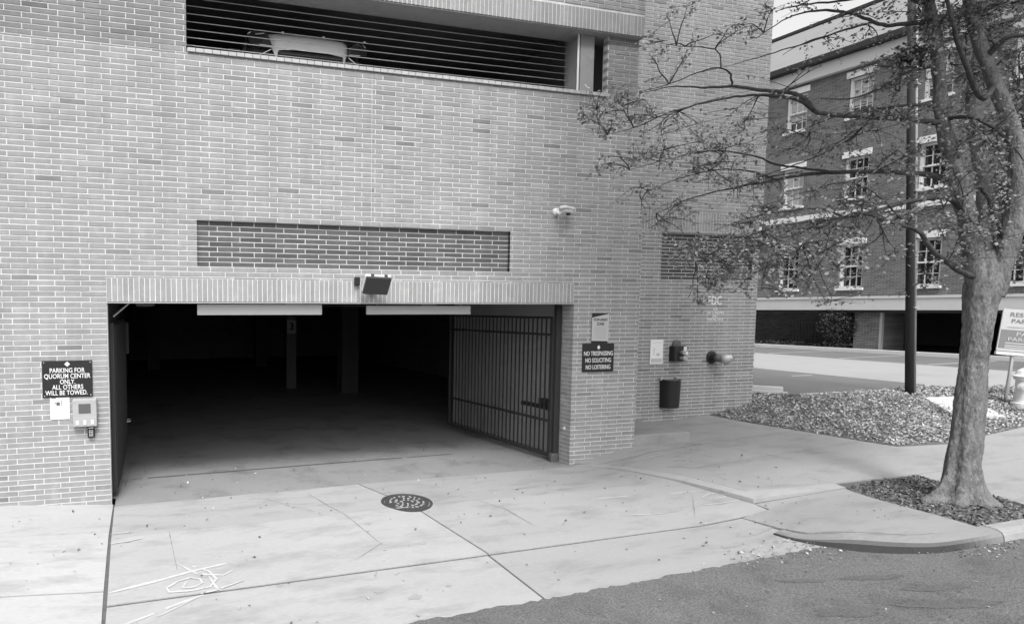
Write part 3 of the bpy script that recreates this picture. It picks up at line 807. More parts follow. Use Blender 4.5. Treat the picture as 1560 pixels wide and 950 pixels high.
# manhole cover in the driveway
mhx, mhy = 3.72, -1.06
mh = thing('manhole_cover', 'round dark iron manhole cover set in the driveway', 'manhole cover', (mhx, mhy, G(mhx, mhy)))
sx = (G(mhx + .3, mhy) - G(mhx - .3, mhy)) / .6
sy = (G(mhx, mhy + .3) - G(mhx, mhy - .3)) / .6
mh.rotation_euler = (math.atan(sy), -math.atan(sx), 0)
MB().lathe([(.33, -.03), (.335, .008), (.30, .010), (.296, .004), (.29, -.03)], 40).build('ring', 'iron', mh)
mc = MB().lathe([(.288, -.03), (.288, .005), (.0001, .006)], 40).build('lid', 'iron', mh)
random.seed(3)
for ring, cnt in ((.075, 7), (.145, 13), (.215, 19)):
    for i in range(cnt):
        if random.random() < .12:
            continue
        a = 2 * PI * (i + random.uniform(-.15, .15)) / cnt
        M = Matrix.Translation((ring * math.cos(a), ring * math.sin(a), 0)) @ Matrix.Rotation(a + random.choice([0, PI / 2, PI / 4]), 4, 'Z')
        l = random.uniform(.014, .027)
        MB().bbox(-l, l, -.011, .011, .004, .0125, .003, M).build('tread_pad', 'pad', mc)

# ------------------------------------------------------------------ the parking garage
CO = 0.0677            # course height
BL = 0.3048            # brick module
J = 0.0115             # joint
TOPZ = 9.2
XL, XR = -5.0, 8.29
W2Y = 1.30             # face of the set-back wing wall
W2X0, W2X1 = 8.2, 12.38

garage = thing('garage_building', 'light brick parking garage with wide open vehicle entrance and louvred upper level', 'parking garage', (0, 0, 0))


def brick_geo(w, d, h):
    """a brick of width w, depth d, height h centred on its face, facing -Y, chamfered arrises"""
    c = 0.003
    a, b = w / 2, h / 2
    vs = [(-a + c, 0, -b + c), (a - c, 0, -b + c), (a - c, 0, b - c), (-a + c, 0, b - c),
          (-a, c, -b), (a, c, -b), (a, c, b), (-a, c, b), (-a, d, -b), (a, d, -b), (a, d, b), (-a, d, b)]
    fs = [(0, 1, 2, 3), (4, 5, 1, 0), (5, 6, 2, 1), (6, 7, 3, 2), (7, 4, 0, 3), (8, 9, 5, 4), (9, 10, 6, 5), (10, 11, 7, 6), (11, 8, 4, 7)]
    return vs, fs


def brick_tone(base=1.0):
    r = random.random()
    if r < 0.03:
        t = random.uniform(.66, .80)
    elif r < 0.12:
        t = random.uniform(.84, .94)
    elif r < 0.2:
        t = random.uniform(1.05, 1.16)
    else:
        t = random.uniform(.95, 1.05)
    return t * base


def rows(x0, x1, n0, n1, holes, off=0.0):
    """bricks of the courses n0..n1 between x0 and x1, leaving out rectangular holes (x0,x1,n0,n1)"""
    out = []
    for n in range(n0, n1):
        iv = [(x0, x1)]
        for hx0, hx1, hn0, hn1 in holes:
            if hn0 <= n < hn1:
                nv = []
                for a, b in iv:
                    if hx1 <= a or hx0 >= b:
                        nv.append((a, b))
                        continue
                    if hx0 > a:
                        nv.append((a, hx0))
                    if hx1 < b:
                        nv.append((hx1, b))
                iv = nv
        o = off + (0.0 if n % 2 == 0 else BL * 0.36)
        for a, b in iv:
            k = math.floor((a - o) / BL)
            while True:
                u0, u1 = o + k * BL, o + (k + 1) * BL
                k += 1
                if u0 >= b - 1e-6:
                    break
                l, r = max(u0, a), min(u1, b)
                if r - l < 0.035:
                    continue
                ll = l + (J / 2 if l > a + 1e-6 else 0)
                rr = r - (J / 2 if r < b - 1e-6 else 0)
                out.append((ll, rr, n * CO + J / 2, (n + 1) * CO - J / 2))
    return out


OPEN = (0.0, 7.03, -20, 39)
SOLD = (0.0, 7.03, 39, 44)            # soldier course takes 4.5 courses
RECX = (1.155, 5.86)
REC = (RECX[0], RECX[1], 46, 55)
NS = 86                                # top of the lower wall
ZS = NS * CO + 0.03                    # underside of the sill
NB = 101                               # underside of the upper beam
ZB = NB * CO


def wall_boxes(mb, x0, x1, z0, z1, y0, y1, holes):
    xs_ = sorted({x0, x1, *[v for h in holes for v in h[:2] if x0 < v < x1]})
    zs_ = sorted({z0, z1, *[v for h in holes for v in h[2:] if z0 < v < z1]})
    for a, b in zip(xs_, xs_[1:]):
        for c, d in zip(zs_, zs_[1:]):
            mx, mz = (a + b) / 2, (c + d) / 2
            if any(h[0] < mx < h[1] and h[2] < mz < h[3] for h in holes):
                continue
            mb.box(a, b, y0, y1, c, d)


m = MB()
wall_boxes(m, XL, XR - .006, -1.5, ZS - .004, .0042, .27, [(-.006 + 0.012, 7.03 + .006, -2, 2.64 + .006), (RECX[0] - .0, RECX[1] + .0, 46 * CO, 55 * CO)])
m.box(RECX[0] - .02, RECX[1] + .02, .060, .26, 46 * CO - .02, 55 * CO + .02)
front = m.build('front_wall', 'mortar', garage)
# upper level: set-back panel on the left, corner pier on the right, beam across the top
panel = MB().box(XL, 1.06 - .006, .106, .40, ZS - .3, ZB + .2).build('upper_panel_wall', 'mortar', garage)
cpier = MB().box(7.60 + .006, XR - .106, .106, .21, ZS - .3, ZB + .2).build('upper_pier_wall', 'mortar', garage)
m = MB()
m.box(XL, XR - .096, .006, .30, ZB + .004, TOPZ)
beam = m.build('upper_beam', 'mortar', garage)
MB().box(XL, XR - .10, .012, .44, ZB - .012, ZB - .002).build('soffit_panel', 'soffit', beam)
MB().box(XL, XR - .11, .304, .44, ZB + .0, ZB + .4).build('beam_back', 'soffit', beam)

# bricks
random.seed(17)
bricks = []          # (x0,x1,z0,z1,y,tone)
MJ = (3.602, 3.609, 55, NS + 1)          # movement joint
for q in rows(XL, XR, -8, NS, [OPEN, SOLD, REC, MJ]):
    bricks.append(q + (0.0, brick_tone(1.0), front))
# course 43.5: half-height closers above the soldier course and the odd course under the sill
for q in rows(0.0, 7.03, 43, 44, []):
    z0 = 2.64 + .305 + J
    bricks.append((q[0], q[1], z0 + .0, 44 * CO - J / 2, 0.0, brick_tone(1.0), front))
for q in rows(XL, XR, NS, NS + 1, []):
    bricks.append((q[0], q[1], NS * CO + J / 2, ZS - .006, 0.0, brick_tone(.97), front))
for q in rows(RECX[0], RECX[1], 46, 55, [], off=.1):
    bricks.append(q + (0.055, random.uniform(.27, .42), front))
for q in rows(XL, 1.06, NS + 1, NB, []):
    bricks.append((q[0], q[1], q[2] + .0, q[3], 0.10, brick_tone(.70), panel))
for q in rows(7.60, XR - .10, NS + 1, NB, []):
    bricks.append(q + (0.10, brick_tone(.85), cpier))
for q in rows(XL, XR - .09, NB + 5, int(TOPZ / CO), []):
    bricks.append((q[0], q[1], q[2], q[3], 0.0, brick_tone(.98), beam))

camp = Vector(cam.location)
Minv = cam.rotation_euler.to_matrix().transposed()


def pix(p):
    v = Minv @ (Vector(p) - camp)
    if v.z > -0.1:
        return None
    return (475 + 946.5 * v.x / -v.z, 537 - 946.5 * v.y / -v.z)


def shown(b):
    p = pix(((b[0] + b[1]) / 2, b[4], (b[2] + b[3]) / 2))
    if p is None or not (4 < p[0] < 1556 and 4 < p[1] < 946):
        return 0.0
    if (b[2] + b[3]) / 2 < G((b[0] + b[1]) / 2, 0) + .02:
        return 0.0
    a = pix((b[0], b[4], b[2]))
    c = pix((b[1], b[4], b[3]))
    return abs(a[0] - c[0]) * abs(a[1] - c[1])


order = sorted(range(len(bricks)), key=lambda i: -shown(bricks[i]))
single = set(order[:290])
cache = {}
fields = {}
for i, (x0, x1, z0, z1, y, t, par) in enumerate(bricks):
    w, h = x1 - x0, z1 - z0
    jy = random.uniform(-.0018, .0018)
    if i in single:
        key = (round(w, 2), round(h, 2), round(t * 18))
        if key not in cache:
            me = bpy.data.meshes.new('brick')
            vs_, fs_ = brick_geo(w, .09, h)
            me.from_pydata(vs_, [], fs_)
            at_ = me.attributes.new('tone', 'FLOAT', 'FACE')
            at_.data.foreach_set('value', [t] * len(fs_))
            me.materials.append(MT['brick'])
            cache[key] = me
        link('brick', cache[key], par, ((x0 + x1) / 2, y + jy, (z0 + z1) / 2))
    else:
        mb = fields.setdefault(par.name, (par, MB()))[1]
        vs_, fs_ = brick_geo(w, .09, h)
        cx, cz = (x0 + x1) / 2, (z0 + z1) / 2
        mb.add([(cx + a, y + jy + b, cz + c) for a, b, c in vs_], fs_, t)
# jamb faces of the entrance (the right one shows) and of the corner
mb = fields[front.name][1]
for n in range(-6, 39):
    for X, sgn in ((7.03, 1), (0.0, -1)):
        cut = .10 + (.0 if n % 2 else .09)
        for ya, yb in ((.0985, cut - .003), (cut + .004, .268)) if n % 2 == 0 else ((.0985, .268),):
            vs_, fs_ = brick_geo(yb - ya, .05, CO - J)
            cy, cz, t = (ya + yb) / 2, (n + .5) * CO, brick_tone(1.0)
            if sgn > 0:
                mb.add([(X + b, cy - a, cz + c) for a, b, c in vs_], fs_, t)
            else:
                mb.add([(X - b, cy + a, cz + c) for a, b, c in vs_], fs_, t)
for par, mb in fields.values():
    f = mb.build('brick_field', 'brick', par)
    tag(f, kind='stuff')

# soldier courses, one object a brick
def soldiers(x0, x1, z0, par, base):
    n = int(round((x1 - x0) / CO))
    p = (x1 - x0) / n
    vs_, fs_ = brick_geo(p - J, .09, .305)
    ms = []
    for k in range(6):
        me = bpy.data.meshes.new('soldier_brick')
        me.from_pydata(vs_, [], fs_)
        at_ = me.attributes.new('tone', 'FLOAT', 'FACE')
        at_.data.foreach_set('value', [base * random.choice([.93, .97, 1.0, 1.02, 1.06])] * len(fs_))
        me.materials.append(MT['brick'])
        ms.append(me)
    for k in range(n):
        link('soldier_brick', random.choice(ms), par, (x0 + (k + .5) * p, random.uniform(-.0015, .0015), z0 + .1525))


soldiers(0.0, 7.03, 2.645, front, 1.05)
soldiers(1.2, XR - .09, ZB + .004, beam, 1.05)
vs_, fs_ = brick_geo(.0677 - J, .09, .305)
m = MB()
for k in range(int((1.2 - XL) / .0677)):
    m.add([(XL + (k + .5) * .0677 + a, b, ZB + .1565 + c) for a, b, c in vs_], fs_, brick_tone(1.05))
tag(m.build('soldier_brick_field', 'brick', beam), kind='stuff')
MB().box(-.0, 7.04, -.004, .26, 2.628, 2.640).build('steel_lintel', 'galv', front)

# sill: pale header bricks
n = int((7.55 - 1.06) / .106)
p = (7.55 - 1.06) / n
vs_, fs_ = brick_geo(p - .006, .42, .062)
ms = []
for k in range(4):
    me = bpy.data.meshes.new('sill_brick')
    me.from_pydata([(a, b, c - (.012 if b < .1 and c > 0 else 0)) for a, b, c in vs_], [], fs_)
    at_ = me.attributes.new('tone', 'FLOAT', 'FACE')
    at_.data.foreach_set('value', [[.94, 1.0, 1.04, .98][k]] * len(fs_))
    me.materials.append(MT['sill'])
    ms.append(me)
for k in range(n):
    link('sill_brick', random.choice(ms), front, (1.06 + (k + .5) * p, -.028 + random.uniform(-.002, .002), ZS + .034))

# louvre cables, end column and post of the upper opening
for k in range(9):
    z = ZS + .26 + k * .1035
    if z < 7.3:
        MB().tube([(1.0, .43, z), (3.2, .43, z - .006), (5.2, .43, z - .006), (7.32, .43, z)], .0055, 6).build('cable', 'cable', garage)
for x in (2.42, 3.02, 3.64):
    MB().bbox(x - .018, x + .018, .418, .442, ZS + .26 + 3 * .1035 - .012, ZS + .26 + 3 * .1035 + .014, .004).build('cable_clip', 'pipegrey', garage)
MB().bbox(7.13, 7.38, .14, .52, ZS - .5, ZB + .3, .006).build('upper_column', 'soffit', garage)
MB().tube([(7.10, .16, ZS + .0), (7.10, .16, ZB + .1)], .016, 8).build('conduit', 'white', garage)
MB().tube([(7.36, .46, ZB - .15), (7.64, .46, ZB - .55)], .01, 6).build('brace', 'cable', garage)
for k in range(5):
    MB().tube([(7.34, .5, ZS + .25 + k * .11), (7.66, .55, ZS + .32 + k * .11)], .005, 5).build('cable', 'cable', garage)

# decks, ceilings and inner walls
for nm_, z0_, z1_, yf_ in (('upper_deck', 2.95, 5.40, .31), ('deck_topping', 5.41, 5.67, .45), ('top_deck', 7.55, 8.2, .32)):
    MB().box(XL, 8.0, yf_, 1.63, z0_, z1_).build(nm_, 'interior', garage)
    MB().box(XL, 12.0, 1.635, 26, z0_, z1_).build(nm_, 'interior', garage)
MB().box(-.42, -.10, .28, 26, -.8, 2.945).build('inner_wall', 'interior', garage)
MB().box(XL, 12.0, 26.01, 26.3, -.8, 8.0).build('inner_wall', 'interior', garage)
MB().box(12.01, 12.07, 1.635, 26.3, -.8, 8.0).build('inner_wall', 'interior', garage)
MB().box(XL - .3, XL, .0, 26.3, -.8, TOPZ).build('inner_wall', 'interior', garage)
MB().box(8.0, 8.17, .42, 26, 5.68, 7.54).build('inner_wall', 'interior', garage)
MB().box(7.34, 7.6, .28, 4.45, -.8, 2.945).build('entrance_wall', 'interior_light', garage)
gf = sheet('garage_floor', [(0.05, -.075), (7.06, -.075), (7.06, .28), (8.0, .3), (8.0, 1.64), (12.0, 1.64), (12.0, 26), (-.1, 26), (-.1, .28), (0.05, .28)], lambda x, y: G(min(x, 7.0), 0) - .018 * clamp(y, 0, 10), 'garage_floor', 0.5)
tag(gf, kind='structure')
dr = stroke([(0.24, 1.25), (3, 1.28), (5.66, 1.30)], .045, lambda x, y: G(min(x, 7.), 0) - .018 * y + .006, .08, .3).build('floor_joint', 'joint', gf)
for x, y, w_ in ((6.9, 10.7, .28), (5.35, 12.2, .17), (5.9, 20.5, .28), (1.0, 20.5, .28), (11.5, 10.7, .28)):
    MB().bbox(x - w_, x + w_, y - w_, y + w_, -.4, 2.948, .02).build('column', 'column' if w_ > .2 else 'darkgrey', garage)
lv = MB().box(5.2, 5.5, 12.0, 12.015, 1.72, 2.18).build('level_sign', 'grey', garage)
text_mesh('3', .34, 'numeral', 'black', lv, (5.35, 11.997, 1.95), bold=.008)
# services under the ceiling
MB().tube([(.05, 1.2, 2.78), (6.9, 1.2, 2.78)], .05, 10).build('pipe', 'galv', garage)
MB().tube([(.3, .42, 2.66), (.06, .42, 2.45)], .015, 6).build('brace', 'galv', garage)
MB().tube([(5.05, .42, 2.90), (5.25, .42, 2.70), (6.6, .42, 2.66), (6.95, .42, 2.66)], .02, 8).build('conduit', 'galv', garage)
for x in (.5, 3.0, 5.6):
    MB().box(x - .15, x + .15, 2.2, 25, 2.60, 2.946).build('ceiling_beam', 'interior', garage)
MB().bbox(.02, .2, 3.9, 4.3, 1.7, 2.3, .02).build('switch_box', 'darkgrey', garage)

# set-back wing wall with its own recess and FDC lettering
ZL = 59.5 * CO + .0
R2X = (9.98, 12.22)
m = MB()
wall_boxes(m, W2X0, W2X1 - .006, -1.5, ZL, W2Y + .0045, W2Y + .3, [(R2X[0], R2X[1], 46 * CO, ZL - .02)])
m.box(R2X[0] - .02, R2X[1] + .02, W2Y + .097, W2Y + .32, 46 * CO - .02, ZL)
wing = m.build('wing_wall', 'mortar', garage)
m = MB()
m.box(W2X0, W2X1 + .024, W2Y - .009, W2Y + .3, ZL + .012, TOPZ + 4)
wingup = m.build('wing_upper_wall', 'mortar', garage)
MB().box(W2X0, W2X1 + .03, W2Y - .018, W2Y + .2, ZL, ZL + .010).build('steel_lintel', 'galv', wing)
m = MB()
m.box(W2X1 - .3, W2X1 - .008, W2Y + .302, 27, -1, TOPZ + 4)
m.box(W2X0 - .1, XR - .012, .31, W2Y - .03, -1, TOPZ)
m.build('wing_side_wall', 'farbrick', garage)
random.seed(23)
mb = MB()
for x0, x1, z0, z1 in rows(W2X0, W2X1, 0, 59, [(R2X[0], R2X[1], 46, 60)], off=.07):
    vs_, fs_ = brick_geo(x1 - x0, .09, z1 - z0)
    t = brick_tone(.88)
    mb.add([((x0 + x1) / 2 + a, W2Y + b, (z0 + z1) / 2 + c) for a, b, c in vs_], fs_, t)
for x0, x1, z0, z1 in rows(R2X[0], R2X[1], 46, 59, [], off=.2):
    vs_, fs_ = brick_geo(x1 - x0, .05, z1 - z0)
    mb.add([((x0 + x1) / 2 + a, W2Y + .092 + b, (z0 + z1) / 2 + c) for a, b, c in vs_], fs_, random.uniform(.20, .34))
tag(mb.build('brick_field', 'brick', wing), kind='stuff')
mb = MB()
nn = int(math.ceil((ZL + .33) / CO))
for x0, x1, z0, z1 in rows(W2X0, W2X1 + .03, nn, int((TOPZ + 3.9) / CO), [], off=.12):
    vs_, fs_ = brick_geo(x1 - x0, .09, z1 - z0)
    mb.add([((x0 + x1) / 2 + a, W2Y - .015 + b, (z0 + z1) / 2 + c) for a, b, c in vs_], fs_, brick_tone(.9))
sh_ = nn * CO - ZL - .014
vs_, fs_ = brick_geo(CO - J, .09, sh_ - J / 2)
for k in range(int((W2X1 - W2X0) / CO)):
    mb.add([(W2X0 + (k + .5) * CO + a, W2Y - .015 + b, ZL + .014 + sh_ / 2 + c) for a, b, c in vs_], fs_, brick_tone(.9))
tag(mb.build('brick_field', 'brick', wingup), kind='stuff')
for body, sz, wd, x, z in (('FDC', .24, .34, 11.31, 2.705), ('FOR', .085, .11, 11.33, 2.545), ('DRY STANDPIPE', .085, .42, 11.335, 2.475), ('ONLY', .085, .14, 11.33, 2.41), ('PARKING DECK', .085, .41, 11.335, 2.345)):
    text_mesh(body, sz, 'lettering', 'white', wing, (x, W2Y - .002, z), width=wd, depth=.001, bold=.002 if sz > .1 else .0005)
# the landing slab in the corner
st = MB().bbox(8.30, 9.46, .02, W2Y - .002, -.2, .46, .012).build('landing_slab', 'concrete', garage)
for q in st.data.attributes['tone'].data:
    q.value = .85

# ------------------------------------------------------------------ gates
def make_gate(name, label, loc, ang, arm):
    g = thing(name, label, 'gate', loc, (0, 0, ang), 'steel swing gates of the garage entrance')
    W, H, z0 = 3.08, 2.36, 0.05
    MB().bbox(0, .06, -.03, .03, z0, H, .006).build('hinge_stile', 'steel', g)
    MB().bbox(W - .05, W, -.025, .025, z0, H, .006).build('free_stile', 'steel', g)
    for z in (z0, .62, 2.05, H - .03):
        MB().bbox(.062, W - .052, -.02, .02, z, z + .04, .004).build('rail', 'steel', g)
    n = 27
    b = MB().box(-.009, .009, -.009, .009, z0 + .041, H - .032)
    me = None
    for k in range(n):
        x = .06 + (W - .11) * (k + .5) / n
        if me is None:
            o = b.build('bar', 'steel', g, loc=(x, -.031 + .0, 0))
            me = o.data
        else:
            link('bar', me, g, (x, -.031, 0))
    if arm:
        MB().bbox(.1, .85, -.12, -.05, .80, .87, .01).build('operator_arm', 'black', g)
        MB().bbox(.12, .4, -.16, -.045, .88, .98, .02).build('operator_motor', 'black', g)
    MB().tube([(W - .3, -.045, .58), (W - .3, -.10, .58), (W - .5, -.10, .58), (W - .5, -.045, .58)], .014, 8).build('handle', 'galv', g)
    return g


make_gate('swing_gate', 'dark steel barred gate leaf swung open inside the right of the entrance', (6.93, .33, .06), math.atan2(3.02, -.25), True)
make_gate('swing_gate', 'dark steel barred gate leaf folded against the inner left entrance wall', (.04, .33, .0), R(88.5), False)
gp_ = thing('gate_post', 'dark steel gate post beside the right entrance pier', 'post', (6.98, .31, .0))
MB().bbox(-.045, .045, -.035, .045, -.05, 2.62, .006).build('shaft', 'steel', gp_)
MB().bbox(-.10, .04, -.06, .03, -.05, .18, .02).build('foot', 'darkgrey', gp_)

# ------------------------------------------------------------------ signs and fixtures on the front wall
s = thing('parking_sign', 'black sign with white parking and towing warning left of the entrance', 'sign', (-.49, -.004, 1.668))
MB().bbox(-.298, .298, -.012, .002, -.232, .232, .003).build('board', 'black', s)
for body, z, w in (('PARKING FOR', .108, .415), ('QUORUM CENTER', .036, .55), ('ONLY.', -.036, .18), ('ALL OTHERS', -.104, .37), ('WILL BE TOWED.', -.176, .50)):
    text_mesh(body, .083, 'lettering', 'white', s, (0 if z != -.176 else -.015, -.0135, z), width=w, bold=.0008)
M_ = MB()
M_.add([(-.034, -.0145, .19), (0, -.0145, .158), (.034, -.0145, .19), (0, -.0145, .222)], [(0, 1, 2, 3)])
M_.build('diamond_mark', 'white', s)
for x in (-.275, .275):
    for z in (-.21, .21):
        MB().lathe([(.007, 0), (.007, .004), (.001, .006)], 10, Matrix.Translation((x, -.012, z)) @ Matrix.Rotation(R(90), 4, 'X')).build('screw', 'galv', s)

s = thing('paper_notice', 'white paper notice taped under the black parking sign', 'notice', (-.59, -.004, 1.305))
MB().bbox(-.115, .115, -.006, .002, -.148, .14, .002).build('sheet', 'white', s)
for x, z, w, h in ((-.02, .05, .04, .045), (.022, .058, .008, .07), (-.05, .06, .012, .02), (-.07, .125, .05, .008)):
    MB().box(x - w / 2, x + w / 2, -.0085, -.0065, z - h / 2, z + h / 2).build('print', 'darkgrey', s)

s = thing('intercom_box', 'grey wall intercom box with dark screen by the entrance jamb', 'intercom', (-.29, -.004, 1.235))
MB().bbox(-.145, .145, -.085, .004, -.175, .18, .012).build('housing', 'grey', s)
MB().bbox(-.072, .072, -.092, -.08, .0, .12, .004).build('screen', 'darkgrey', s)
MB().bbox(-.14, .14, -.088, -.08, -.17, -.055, .003).build('lower_panel', 'grey', s)
for x in (-.09, 0, .09):
    MB().bbox(x - .02, x + .02, -.094, -.086, -.15, -.09, .003).build('button', 'offwhite', s)
for x in (-.12, .12):
    MB().lathe([(.011, 0), (.011, .005), (.002, .007)], 10, Matrix.Translation((x, -.085, .15)) @ Matrix.Rotation(R(90), 4, 'X')).build('bolt', 'galv', s)
s = thing('keypad', 'small dark keypad mounted below the grey intercom box', 'keypad', (-.222, -.004, .978))
MB().bbox(-.042, .042, -.045, .004, -.07, .072, .01).build('case', 'black', s)
MB().bbox(-.03, .03, -.052, -.044, .05, .066, .003).build('hood', 'offwhite', s)
for i in range(3):
    for j in range(4):
        MB().bbox(-.024 + i * .018, -.012 + i * .018, -.05, -.044, -.05 + j * .022, -.036 + j * .022, .002).build('key', 'notice', s)

s = thing('trespass_sign', 'black no trespassing sign on the brick pier right of the entrance', 'sign', (7.508, -.004, 1.772))
MB().bbox(-.298, .298, -.012, .002, -.228, .228, .003).build('board', 'black', s)
for body, z in (('NO TRESPASSING', .065), ('NO SOLICITING', -.045), ('NO LOITERING', -.155)):
    text_mesh(body, .10, 'lettering', 'white', s, (0, -.0135, z), width=.55 if 'TRES' in body else (.49 if 'SOL' in body else .47), bold=.0006)
M_ = MB()
M_.add([(-.03, -.0145, .165), (0, -.0145, .128), (.03, -.0145, .165), (0, -.0145, .202)], [(0, 1, 2, 3)])
M_.build('diamond_mark', 'white', s)
s = thing('tow_notice', 'pale tow away zone notice with slanted top above the no trespassing sign', 'notice', (7.52, -.004, 2.25))
MB().bbox(-.145, .155, -.010, .002, -.262, .235, .002).build('backing_board', 'black', s)
M_ = MB()
q = [(-.155, -.205), (.165, -.215), (.165, .225), (-.155, .165)]
M_.add([(x, -.016, z) for x, z in q] + [(x, -.0115, z) for x, z in q], [(0, 1, 2, 3), (4, 7, 6, 5), (0, 4, 5, 1), (1, 5, 6, 2), (2, 6, 7, 3), (3, 7, 4, 0)])
recalc(M_.build('sheet', 'notice', s))
text_mesh('TOW-AWAY', .066, 'lettering', 'darkgrey', s, (.005, -.0175, .128), width=.27, bold=.001)
text_mesh('ZONE', .066, 'lettering', 'darkgrey', s, (.005, -.0175, .062), width=.14, bold=.001)
random.seed(8)
for k in range(7):
    z = -.0 - k * .027
    w = random.uniform(.09, .13)
    MB().box(-w + .005, w + .005, -.0180, -.0165, z - .004, z + .004).build('text_line', 'grey', s)

fl = thing('floodlight', 'grey square wall floodlight tilted down above the entrance', 'floodlight', (3.6, -.02, 2.93))
MB().bbox(-.06, .06, -.10, .02, -.05, .07, .01).build('bracket', 'galv', fl)
Mx = Matrix.Translation((0.02, -.16, -.04)) @ Matrix.Rotation(R(2), 4, 'Y') @ Matrix.Rotation(R(34), 4, 'X')
MB().bbox(-.185, .185, -.045, .0, -.135, .135, .012, Mx).build('glass_face', 'lampface', fl)
MB().bbox(-.19, .19, .002, .055, -.14, .14, .02, Mx).build('housing', 'white', fl)
for x in (-.09, .11):
    MB().bbox(x - .025, x + .025, .0, .03, .135, .16, .008, Mx).build('hinge', 'darkgrey', fl)
pc = MB().bbox(3.345, 3.425, -.055, -.002, 2.885, 3.005, .015).build('junction_box', 'black')
tag(pc, 'small black junction box on the soldier course beside the floodlight', 'junction box')
MB().tube([(3.47, -.03, 3.06), (3.49, -.05, 3.02), (3.52, -.08, 2.99)], .006, 6).build('wire', 'white', fl)

sc = thing('security_camera', 'white bullet security camera on the brick wall above the entrance right end', 'camera', (6.72, 0, 4.06))
MB().lathe([(.055, 0), (.055, .03), (.035, .045)], 18, Matrix.Translation((-.08, .0, -.01)) @ Matrix.Rotation(R(90), 4, 'X')).build('mount', 'white', sc)
MB().tube([(-.08, -.03, -.01), (-.08, -.10, -.05), (-.02, -.13, -.02)], [.028, .026, .02], 10).build('arm', 'white', sc, smooth=True)
Mc = Matrix.Translation((.03, -.14, .0)) @ Matrix.Rotation(R(22), 4, 'Z')
MB().bbox(-.14, .13, -.05, .05, .012, .055, .018, Mc).build('sun_hood', 'white', sc)
MB().bbox(-.10, .11, -.04, .04, -.045, .012, .018, Mc).build('body', 'offwhite', sc)
MB().lathe([(.03, 0), (.034, .02), (.02, .035)], 16, Mc @ Matrix.Translation((.0, -.02, -.045)) @ Matrix.Rotation(R(180), 4, 'X')).build('lens', 'black', sc)

for x0, x1, lab in ((1.16, 2.92, 'longer pale clearance board hanging under the lintel at left'), (3.66, 5.39, 'shaded pale clearance board hanging under the lintel at centre')):
    b = thing('clearance_board', lab, 'board', ((x0 + x1) / 2, .33 if x0 > 3 else .16, 2.47), group='clearance boards under the lintel')
    h = (x1 - x0) / 2
    MB().bbox(-h, h, -.01, .01, 0, .145 if x0 < 3 else .13, .004).build('panel', 'offwhite', b)
    for x in (-h * .8, h * .8):
        MB().tube([(x, 0, .13), (x, 0, .44 if x0 > 3 else .17)], .006, 6).build('hanger', 'galv', b)
rf = thing('reflector', 'small round white reflector on the jamb of the right pier', 'reflector', (7.026, .14, .62))
MB().lathe([(.032, 0), (.032, .006), (.022, .012)], 18, Matrix.Rotation(R(-90), 4, 'Y')).build('disc', 'white', rf)

# ------------------------------------------------------------------ fixtures on the wing wall
wy = W2Y - .002
s = thing('wall_plate', 'white rounded plate with small print on the wing wall', 'sign', (9.94, wy, 1.735))
MB().bbox(-.15, .15, -.012, .002, -.235, .235, .0055).build('board', 'white', s)
MB().box(-.125, .125, -.0135, -.012, -.205, -.13).build('print', 'notice', s)
MB().box(-.07, -.055, -.0135, -.012, -.07, .08).build('print', 'notice', s)
MB().box(.0, .07, -.0135, -.012, -.08, -.03).build('print', 'notice', s)
MB().box(-.11, .11, -.0135, -.012, .17, .178).build('print', 'notice', s)

s = thing('alarm_box', 'black wall box with two pale outlets and a round bell above', 'alarm box', (10.395, wy, 1.70))
MB().lathe([(.10, 0), (.10, .03), (.07, .05), (.01, .055)], 24, Matrix.Translation((.01, 0, .16)) @ Matrix.Rotation(R(90), 4, 'X')).build('bell', 'darkgrey', s)
MB().bbox(-.15, .13, -.13, .004, -.15, .14, .012).build('case', 'black', s)
for z in (.02, -.09):
    MB().lathe([(.03, 0), (.034, .06), (.045, .09), (.03, .10)], 16, Matrix.Translation((-.02, -.13, z)) @ Matrix.Rotation(R(80), 4, 'X') @ Matrix.Rotation(R(30), 4, 'Y')).build('outlet', 'galv', s, smooth=True)
    MB().tube([(-.02, -.2, z - .01), (.05, -.22, z - .03), (.10, -.17, z + .01)], .018, 8).build('chain', 'white' if z > 0 else 'galv', s)
MB().bbox(.06, .13, -.137, -.13, .06, .13, .003).build('tag', 'white', s)

s = thing('fire_inlet', 'chrome fire hose inlet elbow on a dark round flange', 'fire inlet', (11.28, wy, 1.60))
Mf = Matrix.Rotation(R(90), 4, 'X')
MB().lathe([(.125, 0), (.125, .02), (.085, .03), (.07, .12)], 26, Mf).build('flange', 'black', s, smooth=False)
MB().tube([(0, -.08, 0), (.02, -.12, -.01), (.06, -.16, -.02)], [.075, .075, .07], 16).build('neck', 'darkgrey', s, smooth=True)
MB().lathe([(.03, -.09), (.085, -.07), (.105, 0), (.085, .07), (.07, .10), (.07, .13), (.05, .13)], 22, Matrix.Translation((.13, -.19, -.03)) @ Matrix.Rotation(R(60), 4, 'Y') @ Matrix.Rotation(R(40), 4, 'X')).build('elbow', 'galv', s, smooth=True)
MB().lathe([(.056, .128), (.05, .14)], 20, Matrix.Translation((.13, -.19, -.03)) @ Matrix.Rotation(R(60), 4, 'Y') @ Matrix.Rotation(R(40), 4, 'X')).build('cap', 'black', s)
MB().tube([(.07, -.19, -.08), (.05, -.2, -.16), (.13, -.2, -.16)], .02, 8).build('drip', 'galv', s)

